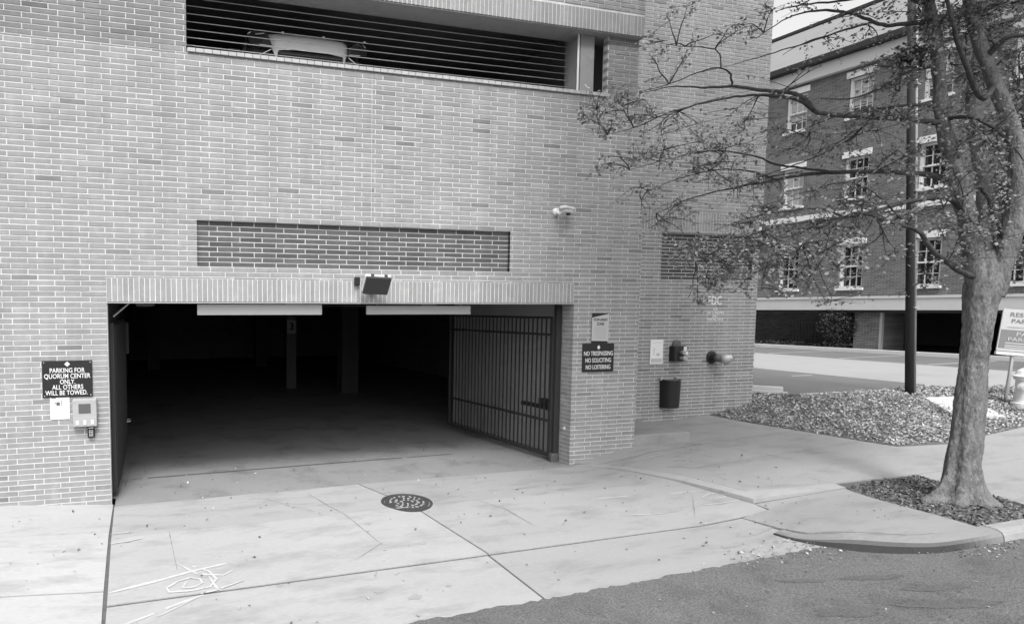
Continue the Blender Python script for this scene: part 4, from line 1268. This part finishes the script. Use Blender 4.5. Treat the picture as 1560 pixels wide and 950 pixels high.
s = thing('wall_bin', 'black open-topped bin fixed low on the wing wall', 'bin', (10.24, wy, .66))
bm_ = MB()
prof = [(-.19 * math.cos(PI * k / 12), -.24 * math.sin(PI * k / 12) ** .8) for k in range(13)]
for k in range(12):
    (x0, y0), (x1, y1) = prof[k], prof[k + 1]
    for e, zz0, zz1 in ((1.0, 0, .54),):
        bm_.add([(x0 * .92, y0 * .92, zz0), (x1 * .92, y1 * .92, zz0), (x1, y1, zz1), (x0, y0, zz1), (x0 * .86, y0 * .86, zz0), (x1 * .86, y1 * .86, zz0), (x1 * .93, y1 * .93, zz1), (x0 * .93, y0 * .93, zz1)],
                [(0, 1, 2, 3), (7, 6, 5, 4), (3, 2, 6, 7)])
bm_.add([(x * .9, y * .9, .01) for x, y in prof], [tuple(range(13))])
bm_.build('shell', 'black', s)
for x in (-.19, .19):
    MB().bbox(x - .03, x + .03, -.06, .0, .52, .575, .01).build('hook', 'galv', s)
MB().tube([(x * 1.02, y * 1.02, .54) for x, y in prof], .010, 6).build('rim', 'darkgrey', s)

# ------------------------------------------------------------------ car on the upper level
CX, CY, CZ = 2.95, .86, 5.67
car = thing('parked_car', 'car, sky reflection painted on its bonnet, parked nose out behind the cables of the upper level', 'car', (CX, CY, CZ))


def loft(stations, prof):
    """stations: list of point rows (same count), mirrored about x=0"""
    m_ = MB()
    rowsv = []
    for st_ in stations:
        full = [(-x, y, z) for x, y, z in st_[::-1] if x > 1e-6] + [(x, y, z) for x, y, z in st_]
        rowsv.append(full)
    n_ = len(rowsv[0])
    vs = [p for r_ in rowsv for p in r_]
    m_.add(vs, [(i * n_ + j, i * n_ + j + 1, (i + 1) * n_ + j + 1, (i + 1) * n_ + j) for i in range(len(rowsv) - 1) for j in range(n_ - 1)])
    return m_


# lower body and wings (row from the centre line outward and down)
st_ = []
for y, zc, ze, w, zb in ((.02, .62, .56, .60, .25), (.06, .66, .62, .78, .22), (.22, .70, .80, .88, .22), (.55, .72, .92, .915, .24), (1.2, .74, .98, .92, .28), (2.6, .75, .98, .92, .28), (3.8, .75, .98, .91, .28), (4.35, .72, .95, .86, .3), (4.45, .7, .8, .78, .35)):
    st_.append([(.0, y, zc), (w * .66, y, zc), (w * .72, y, ze), (w * .94, y, ze - .02), (w, y, ze - .12), (w, y, zb + .15), (w * .95, y, zb)])
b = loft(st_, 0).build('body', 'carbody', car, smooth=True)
# bonnet with a steep nose, coloured paler to paint in reflected sky
st_ = []
for y, z, w in ((.0, .70, .50), (.015, .78, .53), (.05, .88, .57), (.12, .96, .61), (.25, 1.02, .65), (.8, 1.07, .72), (1.25, 1.09, .76)):
    st_.append([(0, y - .0, z + .02), (w * .5, y, z + .015), (w * .9, y + .01, z), (w, y + .015, z - .03), (w + .02, y + .02, z - .14)])
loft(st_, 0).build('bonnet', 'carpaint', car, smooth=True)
st_ = []
for y, z, w in ((1.2, 1.06, .80), (1.55, 1.30, .74), (1.95, 1.56, .64)):
    st_.append([(0, y - .08, z), (w * .6, y - .05, z), (w, y, z)])
loft(st_, 0).build('windscreen', 'glass', car, smooth=True)
st_ = []
for y, z, w in ((1.93, 1.575, .66), (2.3, 1.63, .67), (3.2, 1.64, .66), (4.1, 1.58, .62), (4.35, 1.2, .7), (4.42, .95, .78)):
    st_.append([(0, y, z + .02), (w * .8, y, z), (w, y, z - .04), (w + .12, y, min(z - .25, 1.25)), (w + .2, y, .96)])
loft(st_, 0).build('cabin', 'glass', car, smooth=True)
for sx_ in (-1, 1):
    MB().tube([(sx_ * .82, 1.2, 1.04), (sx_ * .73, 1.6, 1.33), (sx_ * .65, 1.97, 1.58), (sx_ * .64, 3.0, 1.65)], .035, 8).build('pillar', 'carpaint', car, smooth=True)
    MB().tube([(sx_ * .62, 2.1, 1.70), (sx_ * .62, 3.8, 1.70)], .02, 6).build('roof_rail', 'galv', car)
    hl = MB()
    pts = [(.60, -.01, .72), (.78, .02, .74), (.91, .10, .78), (.93, .20, .94), (.88, .18, .97), (.76, .07, .965), (.66, .02, .90)]
    vs = [(sx_ * x, y - .02, z) for x, y, z in pts] + [(sx_ * x * .98, y + .12, z) for x, y, z in pts]
    k_ = len(pts)
    hl.add(vs, [tuple(range(k_)), tuple(range(k_, 2 * k_))[::-1]] + [(i, (i + 1) % k_, k_ + (i + 1) % k_, k_ + i) for i in range(k_)])
    hb = recalc(hl.build('headlight', 'lens', car))
    loop = [(sx_ * x, y - .028, z) for x, y, z in pts]
    MB().tube(loop + [loop[0]], .007, 6).build('chrome_trim', 'chrome', hb)
    MB().bbox(-.07, .07, -.01, .02, -.012, .012, .006, Matrix.Translation((sx_ * .77, .015, .90)) @ Matrix.Rotation(sx_ * R(25), 4, 'Z')).build('lamp_strip', 'chrome', hb)
    MB().tube([(sx_ * .60, .02, .70), (sx_ * .90, .10, .55), (sx_ * .91, .16, .35)], .010, 6).build('bumper_trim', 'chrome', car)
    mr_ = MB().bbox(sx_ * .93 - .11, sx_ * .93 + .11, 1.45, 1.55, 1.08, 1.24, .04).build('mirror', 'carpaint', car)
    for yy in (.82, 3.55):
        Mw = Matrix.Translation((sx_ * .80, yy, .34)) @ Matrix.Rotation(R(90), 4, 'Y')
        w_ = MB().lathe([(.20, -.11), (.31, -.115), (.335, -.08), (.335, .08), (.31, .115), (.20, .11)], 28, Mw).build('wheel', 'rubber', car)
        MB().lathe([(.205, -.112), (.08, -.10), (.205, .112)], 20, Mw).build('rim', 'galv', w_)
MB().bbox(-.50, .50, -.03, .05, .42, .685, .02).build('grille', 'black', car)
for k in range(4):
    MB().bbox(-.47, .47, -.042, -.032, .46 + k * .055, .475 + k * .055, .003).build('grille_bar', 'darkgrey', car)
MB().bbox(-.26, .26, -.045, -.03, .30, .41, .006).build('number_plate', 'offwhite', car)

# ------------------------------------------------------------------ utility pole, sign, hydrant
up = thing('utility_pole', 'dark wooden utility pole with pale conduit standing in the leafy bank', 'pole', (16.03, .78, .70))
PT = Vector((-.33, .1, 5.7)) * 1.5
MB().tube([(0, 0, -.1), tuple(PT * .5), tuple(PT)], [.070, .067, .063], 14, wob=.03).build('shaft', 'wood', up, smooth=True)
MB().tube([(.085, -.04, -.05), tuple(PT * .5 + Vector((.08, -.04, 0))), tuple(PT * .98 + Vector((.075, -.04, 0)))], .026, 10).build('conduit', 'pipegrey', up, smooth=True)
for t in (.22, .5, .75):
    MB().bbox(-.01, .12, -.10, -.06, -.02, .02, .006, Matrix.Translation(PT * t)).build('strap', 'galv', up)

rs = thing('reserved_sign', 'tilted reserved and paid parking sign on a thin post near the hydrant', 'sign', (17.66, .05, .66), (0, 0, R(-28)))
MB().tube([(-.03, .02, -.1), (0.02, .02, .5), (.05, .02, 1.1)], .03, 8).build('post', 'galv', rs)
Ms = Matrix.Translation((.22, -.02, 1.42)) @ Matrix.Rotation(R(5), 4, 'Y')
bd = MB().bbox(-.46, .46, -.012, .012, -.42, .44, .008, Ms).build('board', 'signboard', rs)
MB().box(-.44, .44, -.016, -.0125, -.36, .02, M=Ms).build('lower_panel', 'paid', bd)
MB().bbox(-.46, .46, -.02, .03, -.50, -.43, .008, Ms).build('rail', 'offwhite', rs)
for body, z, sz, mt, w in (('RESERVED', .33, .12, 'paid', .66), ('PARKING', .20, .12, 'paid', .58), ('PAID', -.06, .12, 'signboard', .34), ('PARKING', -.17, .11, 'signboard', .60)):
    o = text_mesh(body, sz, 'lettering', mt, bd, Ms @ Vector((0, -.019, z)), width=w, depth=.0015, bold=.0)
    o.rotation_euler = (Ms @ Matrix.Rotation(R(90), 4, 'X')).to_euler()
for z in (.08, -.25, -.30, -.34):
    MB().box(-.34, .34, -.019, -.0165, z - .01, z + .01, M=Ms).build('text_line', 'signboard' if z < 0 else 'grey', bd)

hy = thing('fire_hydrant', 'pale fire hydrant standing at the edge of the leafy bank', 'hydrant', (17.42, -.32, .62))
MB().lathe([(.19, -.1), (.19, .06), (.15, .07), (.14, .12), (.14, .52), (.17, .53), (.17, .57), (.145, .58)], 24).build('barrel', 'hydrant', hy)
MB().lathe([(.20, .581), (.20, .60), (.16, .63), (.13, .70), (.07, .75), (.035, .76), (.035, .81), (.01, .815)], 24).build('bonnet', 'hydrant', hy)
for a in (0, 90, 180):
    MB().lathe([(.06, .10), (.06, .16), (.075, .165), (.075, .21), (.03, .215), (.03, .235)], 16, Matrix.Translation((0, 0, .40)) @ Matrix.Rotation(R(a + 197), 4, 'Z') @ Matrix.Rotation(R(90), 4, 'Y')).build('nozzle', 'hydrant', hy)

# ------------------------------------------------------------------ office building beyond the car park
FA = R(5.3)
far = thing('office_building', 'dark brick office building with white sash windows beyond the car park', 'building', (29, 10, .79), (0, 0, R(90) + FA))
# local frame: +X along the face (away from the street), -Y... face at y=0 looking towards +Y
FL = Matrix.Rotation(0, 4, 'Z')
WS = [3.12, .70, -1.76, -4.2, -6.65, 5.55, 8.0]
ROWS = [(3.42, 5.22), (7.10, 8.78), (10.42, 12.02)]
zo = -.79


def fb(name, s0, s1, d0, d1, z0, z1, m_, par=far, b=None):
    mb_ = MB()
    if b:
        mb_.bbox(s0, s1, d0, d1, z0 + zo, z1 + zo, b)
    else:
        mb_.box(s0, s1, d0, d1, z0 + zo, z1 + zo)
    return mb_.build(name, m_, par)


m = MB()
hol = [(s_ - .43, s_ + .43, a + zo, b_ + zo) for s_ in WS for a, b_ in ROWS]
wall_boxes(m, -14, 16, 3.06 + zo, 12.95 + zo, -.35, 0.0, hol)
fw_ = m.build('wall', 'farbrick', far)
fb('concrete_band', -14, 16, -.3, .10, 2.50, 3.05, 'band', b=.012)
fb('band_cap', -14, 16, -.2, .13, 2.96, 3.06, 'band', b=.01)
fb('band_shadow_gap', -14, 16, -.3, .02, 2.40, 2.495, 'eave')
fb('belt_course', -14, 16, -.1, .06, 6.40, 6.64, 'farwhite', b=.01)
fb('cornice', -14, 16, -.2, .25, 12.4, 12.95, 'band', b=.02)
fb('gutter', -14, 16, .05, .55, 12.96, 13.22, 'eave', b=.03)
m = MB()
m.add([(-14, .5, 13.2 + zo), (16, .5, 13.2 + zo), (16, -4.2, 16.4 + zo), (-14, -4.2, 16.4 + zo), (-14, -9, 13.2 + zo), (16, -9, 13.2 + zo)], [(0, 1, 2, 3), (3, 2, 5, 4), (0, 3, 4), (1, 5, 2)])
rf_ = m.build('roof', 'roof', far)
fb('ridge_cap', -14, 16, -4.35, -4.05, 16.36, 16.5, 'eave', rf_)
fb('back_wall', -14, 16, -9, -8.8, 0.8, 13.1, 'farbrick')
for s_ in WS:
    for ri, (a, b_) in enumerate(ROWS):
        w = MB().box(s_ - .43, s_ + .43, -.30, -.26, a + zo, b_ + zo).build('window', 'glass', far)
        f_ = MB()
        for x0, x1, z0, z1 in ((-.43, -.35, a, b_), (.35, .43, a, b_), (-.35, .35, a, a + .08), (-.35, .35, b_ - .08, b_), (-.35, .35, (a + b_) / 2 - .03, (a + b_) / 2 + .03)):
            f_.box(s_ + x0, s_ + x1, -.259, -.10, z0 + zo, z1 + zo)
        f_.build('frame', 'farwhite', w)
        for half in (0, 1):
            z0 = a + .08 if half == 0 else (a + b_) / 2 + .03
            z1 = (a + b_) / 2 - .03 if half == 0 else b_ - .08
            for k in (1, 2):
                x = s_ - .35 + .7 * k / 3
                MB().box(x - .014, x + .014, -.258, -.22, z0 + zo, z1 + zo).build('glazing_bar', 'farwhite', w)
            for k in (1,):
                z = z0 + (z1 - z0) * k / 2
                MB().box(s_ - .35, s_ + .35, -.257, -.223, z - .014 + zo, z + .014 + zo).build('glazing_bar', 'farwhite', w)
        if ri == 1 and s_ > 3 or ri == 2:
            MB().box(s_ - .34, s_ + .34, -.2555, -.252, (a if ri == 1 else a + .5) + zo, b_ - .1 + zo).build('blind', 'notice', w)
        fb('sill', s_ - .5, s_ + .5, -.1, .09, a - .10, a - .003, 'farwhite', w, b=.01)
        fb('lintel', s_ - .52, s_ + .52, -.1, .05, b_ + .003, b_ + .26, 'farwhite', w, b=.01)
# recessed ground floor: brick walls, garage doorway, planting strip
fb('lower_wall', -.1, 16, -2.2, -1.9, .7, 2.6, 'farbrick')
fb('lower_pier', -.33, .55, -1.9, -.2, .7, 2.45, 'farbrick')
fb('door_frame', -.42, -.335, -.32, -.18, .7, 2.45, 'galv')
fb('lower_wall_end', -14, -4.8, -2.2, -.2, .7, 2.45, 'farbrick')
fb('dark_back_wall', -14, 16, -8.7, -8.5, .7, 13, 'interior')
fb('ground_ceiling', -14, 16, -8.5, -.36, 2.50, 2.7, 'interior')
fb('ceiling_side', 15.7, 16, -8.5, 0, .7, 12.9, 'farbrick')
fb('ceiling_side', -14, -13.7, -8.5, 0, .7, 12.9, 'farbrick')
m = MB()
for k in range(16):
    s_ = 1.3 + k * .13
    m.box(s_ - .012, s_ + .012, -.62, -.59, .85 + zo, 1.98 + zo)
m.box(1.2, 3.4, -.63, -.58, 1.9 + zo, 1.95 + zo)
m.box(1.2, 3.4, -.63, -.58, 1.0 + zo, 1.05 + zo)
m.build('railing', 'steel', far)
kb_ = fb('front_kerb', -14, 16, .3, .5, .7, .93, 'band', b=.015)
fb('planting_soil', .6, 16, -1.88, .29, .7, .90, 'soil')
random.seed(31)
mb = MB()
for i in range(2600):
    s_, d_ = random.uniform(.6, 7.5), random.uniform(-1.2, .25)
    leaf(mb, Vector((s_, d_, .92 + zo + random.uniform(0, .16))), random.uniform(.06, .12), random.choice([.5, .9, 1.3, 2.]), up=1, droop=0)
tag(mb.build('planting', 'shrub', far), kind='stuff')

MW = far.matrix_basis
sh = thing('shrub', 'dark rounded shrub against the brick pier beyond the car park', 'shrub', MW @ Vector((1.15, -.35, .12)))
random.seed(33)
mb = MB()
for i in range(7500):
    while True:
        v = Vector((random.uniform(-1, 1), random.uniform(-1, 1), random.uniform(-1, 1)))
        if .35 < v.length < 1:
            break
    k = 1 + .22 * noise.noise(v * 2.6)
    p_ = Vector((v.x * .75 * k, v.y * .75 * k, .92 + v.z * .92 * k))
    leaf(mb, p_, random.uniform(.05, .10), random.choice([.4, .7, 1, 1.5, 2.2]), up=.4, droop=0)
mb.build('crown', 'shrub', sh)
m = MB()
for i in range(9):
    a = 2 * PI * i / 9
    m.tube([(0, 0, -.1), (.2 * math.cos(a), .2 * math.sin(a), .5), (.5 * math.cos(a), .5 * math.sin(a), 1.2)], [.03, .02, .008], 6)
m.build('stem', 'twig', sh)

# ------------------------------------------------------------------ street tree
def spline(P, per=6):
    out = []
    for i in range(len(P) - 1):
        p0, p1, p2, p3 = P[max(i - 1, 0)], P[i], P[i + 1], P[min(i + 2, len(P) - 1)]
        for k in range(per):
            t = k / per
            out.append([0.5 * (2 * p1[c] + (p2[c] - p0[c]) * t + (2 * p0[c] - 5 * p1[c] + 4 * p2[c] - p3[c]) * t * t + (3 * p1[c] - p0[c] - 3 * p2[c] + p3[c]) * t ** 3) for c in range(4)])
    out.append(list(P[-1]))
    return out


tb = Vector(LIMBS['trunk'][0][:3])
tree = thing('street_tree', 'pale barked street tree with spreading branches over the sidewalk', 'tree', (tb.x, tb.y, pit_z(tb.x, tb.y)))
TO = Vector(tree.location)
random.seed(41)
skel = []


def loc(p):
    return tuple(Vector(p[:3]) - TO)


m = MB()
S_ = spline(LIMBS['trunk'], 26)
NT = 90
ROOTS = [(205, .9, .30), (164, 1.45, .32), (255, .55, .25), (300, .8, .24), (345, 1.1, .22), (30, .7, .3), (90, .7, .3), (278, .4, .2), (325, .7, .18)]
vs, fs = [], []
for i, p in enumerate(S_):
    h = max(0.0, p[2] - TO.z)
    for k in range(NT):
        th = 2 * PI * k / NT
        lob = 0.0
        for a, s_, w_ in ROOTS:
            dd = (th - R(a) + PI) % (2 * PI) - PI
            lob += s_ * math.exp(-(dd / w_) ** 2)
        dv = Vector((math.cos(th), math.sin(th), 0))
        r = p[3] * (1 + .05 * math.sin(3 * th + 1.0 + h) + .035 * math.sin(7 * th + 2 * h))
        r += (.02 + .19 * lob) * math.exp(-h / .12) * .8 + .055 * lob * math.exp(-h / .45)
        q = Vector((p[0], p[1], p[2])) + dv * r
        nz = noise.noise(Vector((q.x * 7, q.y * 7, q.z * 2.5))) * .016 + noise.noise(q * 16) * .007 + abs(noise.noise(Vector((q.x * 26, q.y * 26, q.z * 7)))) * -.016 + noise.noise(q * 55) * .003
        for kx, ky, kz_ in ((-.1, -.12, 1.15), (.05, -.14, 1.9), (-.13, -.03, .75)):
            nz += .02 * math.exp(-((q - TO - Vector((kx, ky, kz_))).length / .055) ** 2)
        q += dv * nz
        vs.append(tuple(q - TO))
for i in range(len(S_) - 1):
    for k in range(NT):
        k2 = (k + 1) % NT
        fs.append((i * NT + k, i * NT + k2, (i + 1) * NT + k2, (i + 1) * NT + k))
vs2 = [(x * 1.18, y * 1.18, -.14) for x, y, z in vs[:NT]]
o_ = len(vs)
m.add(vs + vs2, fs + [(o_ + k, o_ + (k + 1) % NT, (k + 1) % NT, k) for k in range(NT)])
m.build('trunk', 'bark', tree, smooth=True)
for nm in ('l1', 'm', 'r', 'r2'):
    S_ = spline(LIMBS[nm], 10)
    MB().tube([loc(p) for p in S_], [max(.01, p[3]) * (1 + .10 * noise.noise(Vector((p[2] * 5, 3.3, p[0])))) for p in S_], 16, wob=.2).build('limb', 'bark', tree, smooth=True)
    skel += [Vector(p[:3]) for p in S_[::3]]
for nm, P_ in LIMBS.items():
    if nm in ('trunk', 'l1', 'm', 'r', 'r2'):
        continue
    S_ = spline(P_, 6)
    amp = .012
    for i, p in enumerate(S_[1:], 1):
        for c in range(3):
            p[c] += amp * noise.noise(Vector((i * .7, c * 5.1, len(nm) + P_[0][0] * 9)))
    thick = P_[0][3] > .035
    MB().tube([loc(p) for p in S_], [max(.003, p[3] * .92) for p in S_], 9 if thick else 7, wob=.12).build('branch', 'limb' if thick else 'twig', tree, smooth=True)
    skel += [Vector(p[:3]) for p in S_[2::2]]
# leaf clusters on twigs
lm, tw = MB(), MB()
rt_ = Vector((math.cos(R(15.5)), -math.sin(R(15.5)), 0))
bk_ = Vector((math.sin(R(15.5)), math.cos(R(15.5)), 0))
uz_ = Vector((0, 0, 1))


def sub_branches(c, rx, ry, n):
    """forked shoots from the nearest limb into one clump of foliage"""
    near = min(skel, key=lambda q: (q - c).length_squared)
    out_ = []
    for i in range(2 + n // 45):
        a = random.uniform(-1, 1)
        e = c + rt_ * a * rx * .9 + uz_ * random.uniform(-.8, .7) * ry + bk_ * random.gauss(0, .1 + .25 * rx)
        st0 = near if i < 2 or not out_ else random.choice(out_)
        d = e - st0
        md = st0 + d * .45 + Vector((random.gauss(0, .04), random.gauss(0, .04), .16 * d.length + random.gauss(0, .03)))
        pp_ = [st0 * (1 - t) ** 2 + md * 2 * t * (1 - t) + e * t * t for t in [k / 9 for k in range(10)]]
        pp_ = [q + Vector((noise.noise(q * 4), noise.noise(q * 4 + Vector((9, 0, 0))), noise.noise(q * 4 + Vector((0, 9, 0))))) * .035 * min(1, k / 3) for k, q in enumerate(pp_)]
        tw.tube([q - TO for q in pp_], [.009 - .006 * k / 9 for k in range(10)], 5, cap=False)
        out_ += pp_[2:]
    return out_


def cluster(p, nl, dark=1.0, size=1.0, pool=None):
    near = min(pool or skel, key=lambda q: (q - p).length_squared + random.random() * .02)
    d = p - near
    mid = near + d * .5 + Vector((random.gauss(0, .05), random.gauss(0, .05), .06 * d.length + random.gauss(0, .03)))
    n_ = 5
    pts_ = []
    for k in range(n_ + 1):
        t = k / n_
        pts_.append((near * (1 - t) ** 2 + mid * 2 * t * (1 - t) + p * t * t) - TO)
    tw.tube(pts_, [.0038 - .0026 * k / n_ for k in range(n_ + 1)], 4, cap=False)
    for k in range(nl):
        t = random.uniform(.2, 1.12)
        t2 = min(t, 1)
        b0 = near * (1 - t2) ** 2 + mid * 2 * t2 * (1 - t2) + p * t2 * t2
        q = b0 + Vector((random.gauss(0, .026), random.gauss(0, .026), random.gauss(-.008, .022)))
        leaf(lm, q - TO, size * random.uniform(.03, .058), dark * random.choice([.55, .65, .75, .85, .95, 1.05, 1.2, 1.45]), up=.5, droop=.5)


for x, y, z, rx, ry, n in CLUMPS:
    c = Vector((x, y, z))
    k = max(3, int(n / 3.1))
    pool = sub_branches(c, rx, ry, n)
    for i in range(k):
        while True:
            a, b_ = random.uniform(-1, 1), random.uniform(-1, 1)
            if a * a + b_ * b_ < 1:
                break
        p = c + rt_ * a * rx + uz_ * b_ * ry + bk_ * random.gauss(0, .12 + .35 * rx)
        cluster(p, random.randint(5, 9), pool=pool)
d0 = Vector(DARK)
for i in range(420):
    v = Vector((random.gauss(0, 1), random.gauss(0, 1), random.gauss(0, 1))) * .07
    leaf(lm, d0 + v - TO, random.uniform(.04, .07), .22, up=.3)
# unseen rest of the crown, spread and thickened to shade the right wall
hub = Vector(LIMBS['l1'][8][:3])
top_pool = []
for nm, hi in (('l1', 8), ('m', 7), ('r', 8), ('r2', 4)):
    top_pool += [Vector(q[:3]) for q in spline(LIMBS[nm], 8)[hi * 8:]]
for ex, ey, ez in ((5.6, -3.2, 8.2), (6.0, -5.2, 7.4), (7.6, -5.4, 7.6), (6.4, -1.8, 9.0), (7.4, -4.4, 8.6), (8.0, -2.4, 9.6), (8.6, -1.2, 8.8), (9.6, -4.6, 9.2), (11.2, -1.2, 9.4), (12.6, -4.6, 9.4), (14.2, -2.2, 9.0), (15.2, -3.6, 8.6), (13.0, -.8, 8.8)):
    e = Vector((ex, ey, ez))
    s0 = hub if ex < 10 else Vector(LIMBS['r2'][4][:3])
    md = s0.lerp(e, .5) + Vector((0, 0, .5))
    pp_ = [s0 * (1 - t) ** 2 + md * 2 * t * (1 - t) + e * t * t for t in [k / 12 for k in range(13)]]
    MB().tube([q - TO for q in pp_], [.05 - .042 * k / 12 for k in range(13)], 8, wob=.1).build('branch', 'limb', tree, smooth=True)
    top_pool += pp_[2:]
for i in range(3000):
    v = Vector((random.gauss(0, 1), random.gauss(0, 1), random.gauss(0, 1)))
    v.normalize()
    v *= random.random() ** .4
    p = Vector((8.6, -3.4, 8.2)) + Vector((v.x * 3.8, v.y * 3.0, v.z * 1.9)) if i % 3 else Vector((12.3, -3.0, 8.9)) + Vector((v.x * 3.8, v.y * 3.0, v.z * 2.3))
    if i % 4 == 1:
        p = Vector((6.9, -4.5, 7.5)) + Vector((v.x * 2.3, v.y * 1.8, v.z * 1.1))  # lobe added out of view to shade the right pier
    if p.z < 7.1 + .5 * (p.y + 3):
        continue
    cluster(p, random.randint(9, 13), size=2.5, pool=top_pool)
tw.build('twig_spray', 'twig', tree)
tag(lm.build('crown', 'leaf', tree), kind='stuff')
bpy.context.view_layer.update()
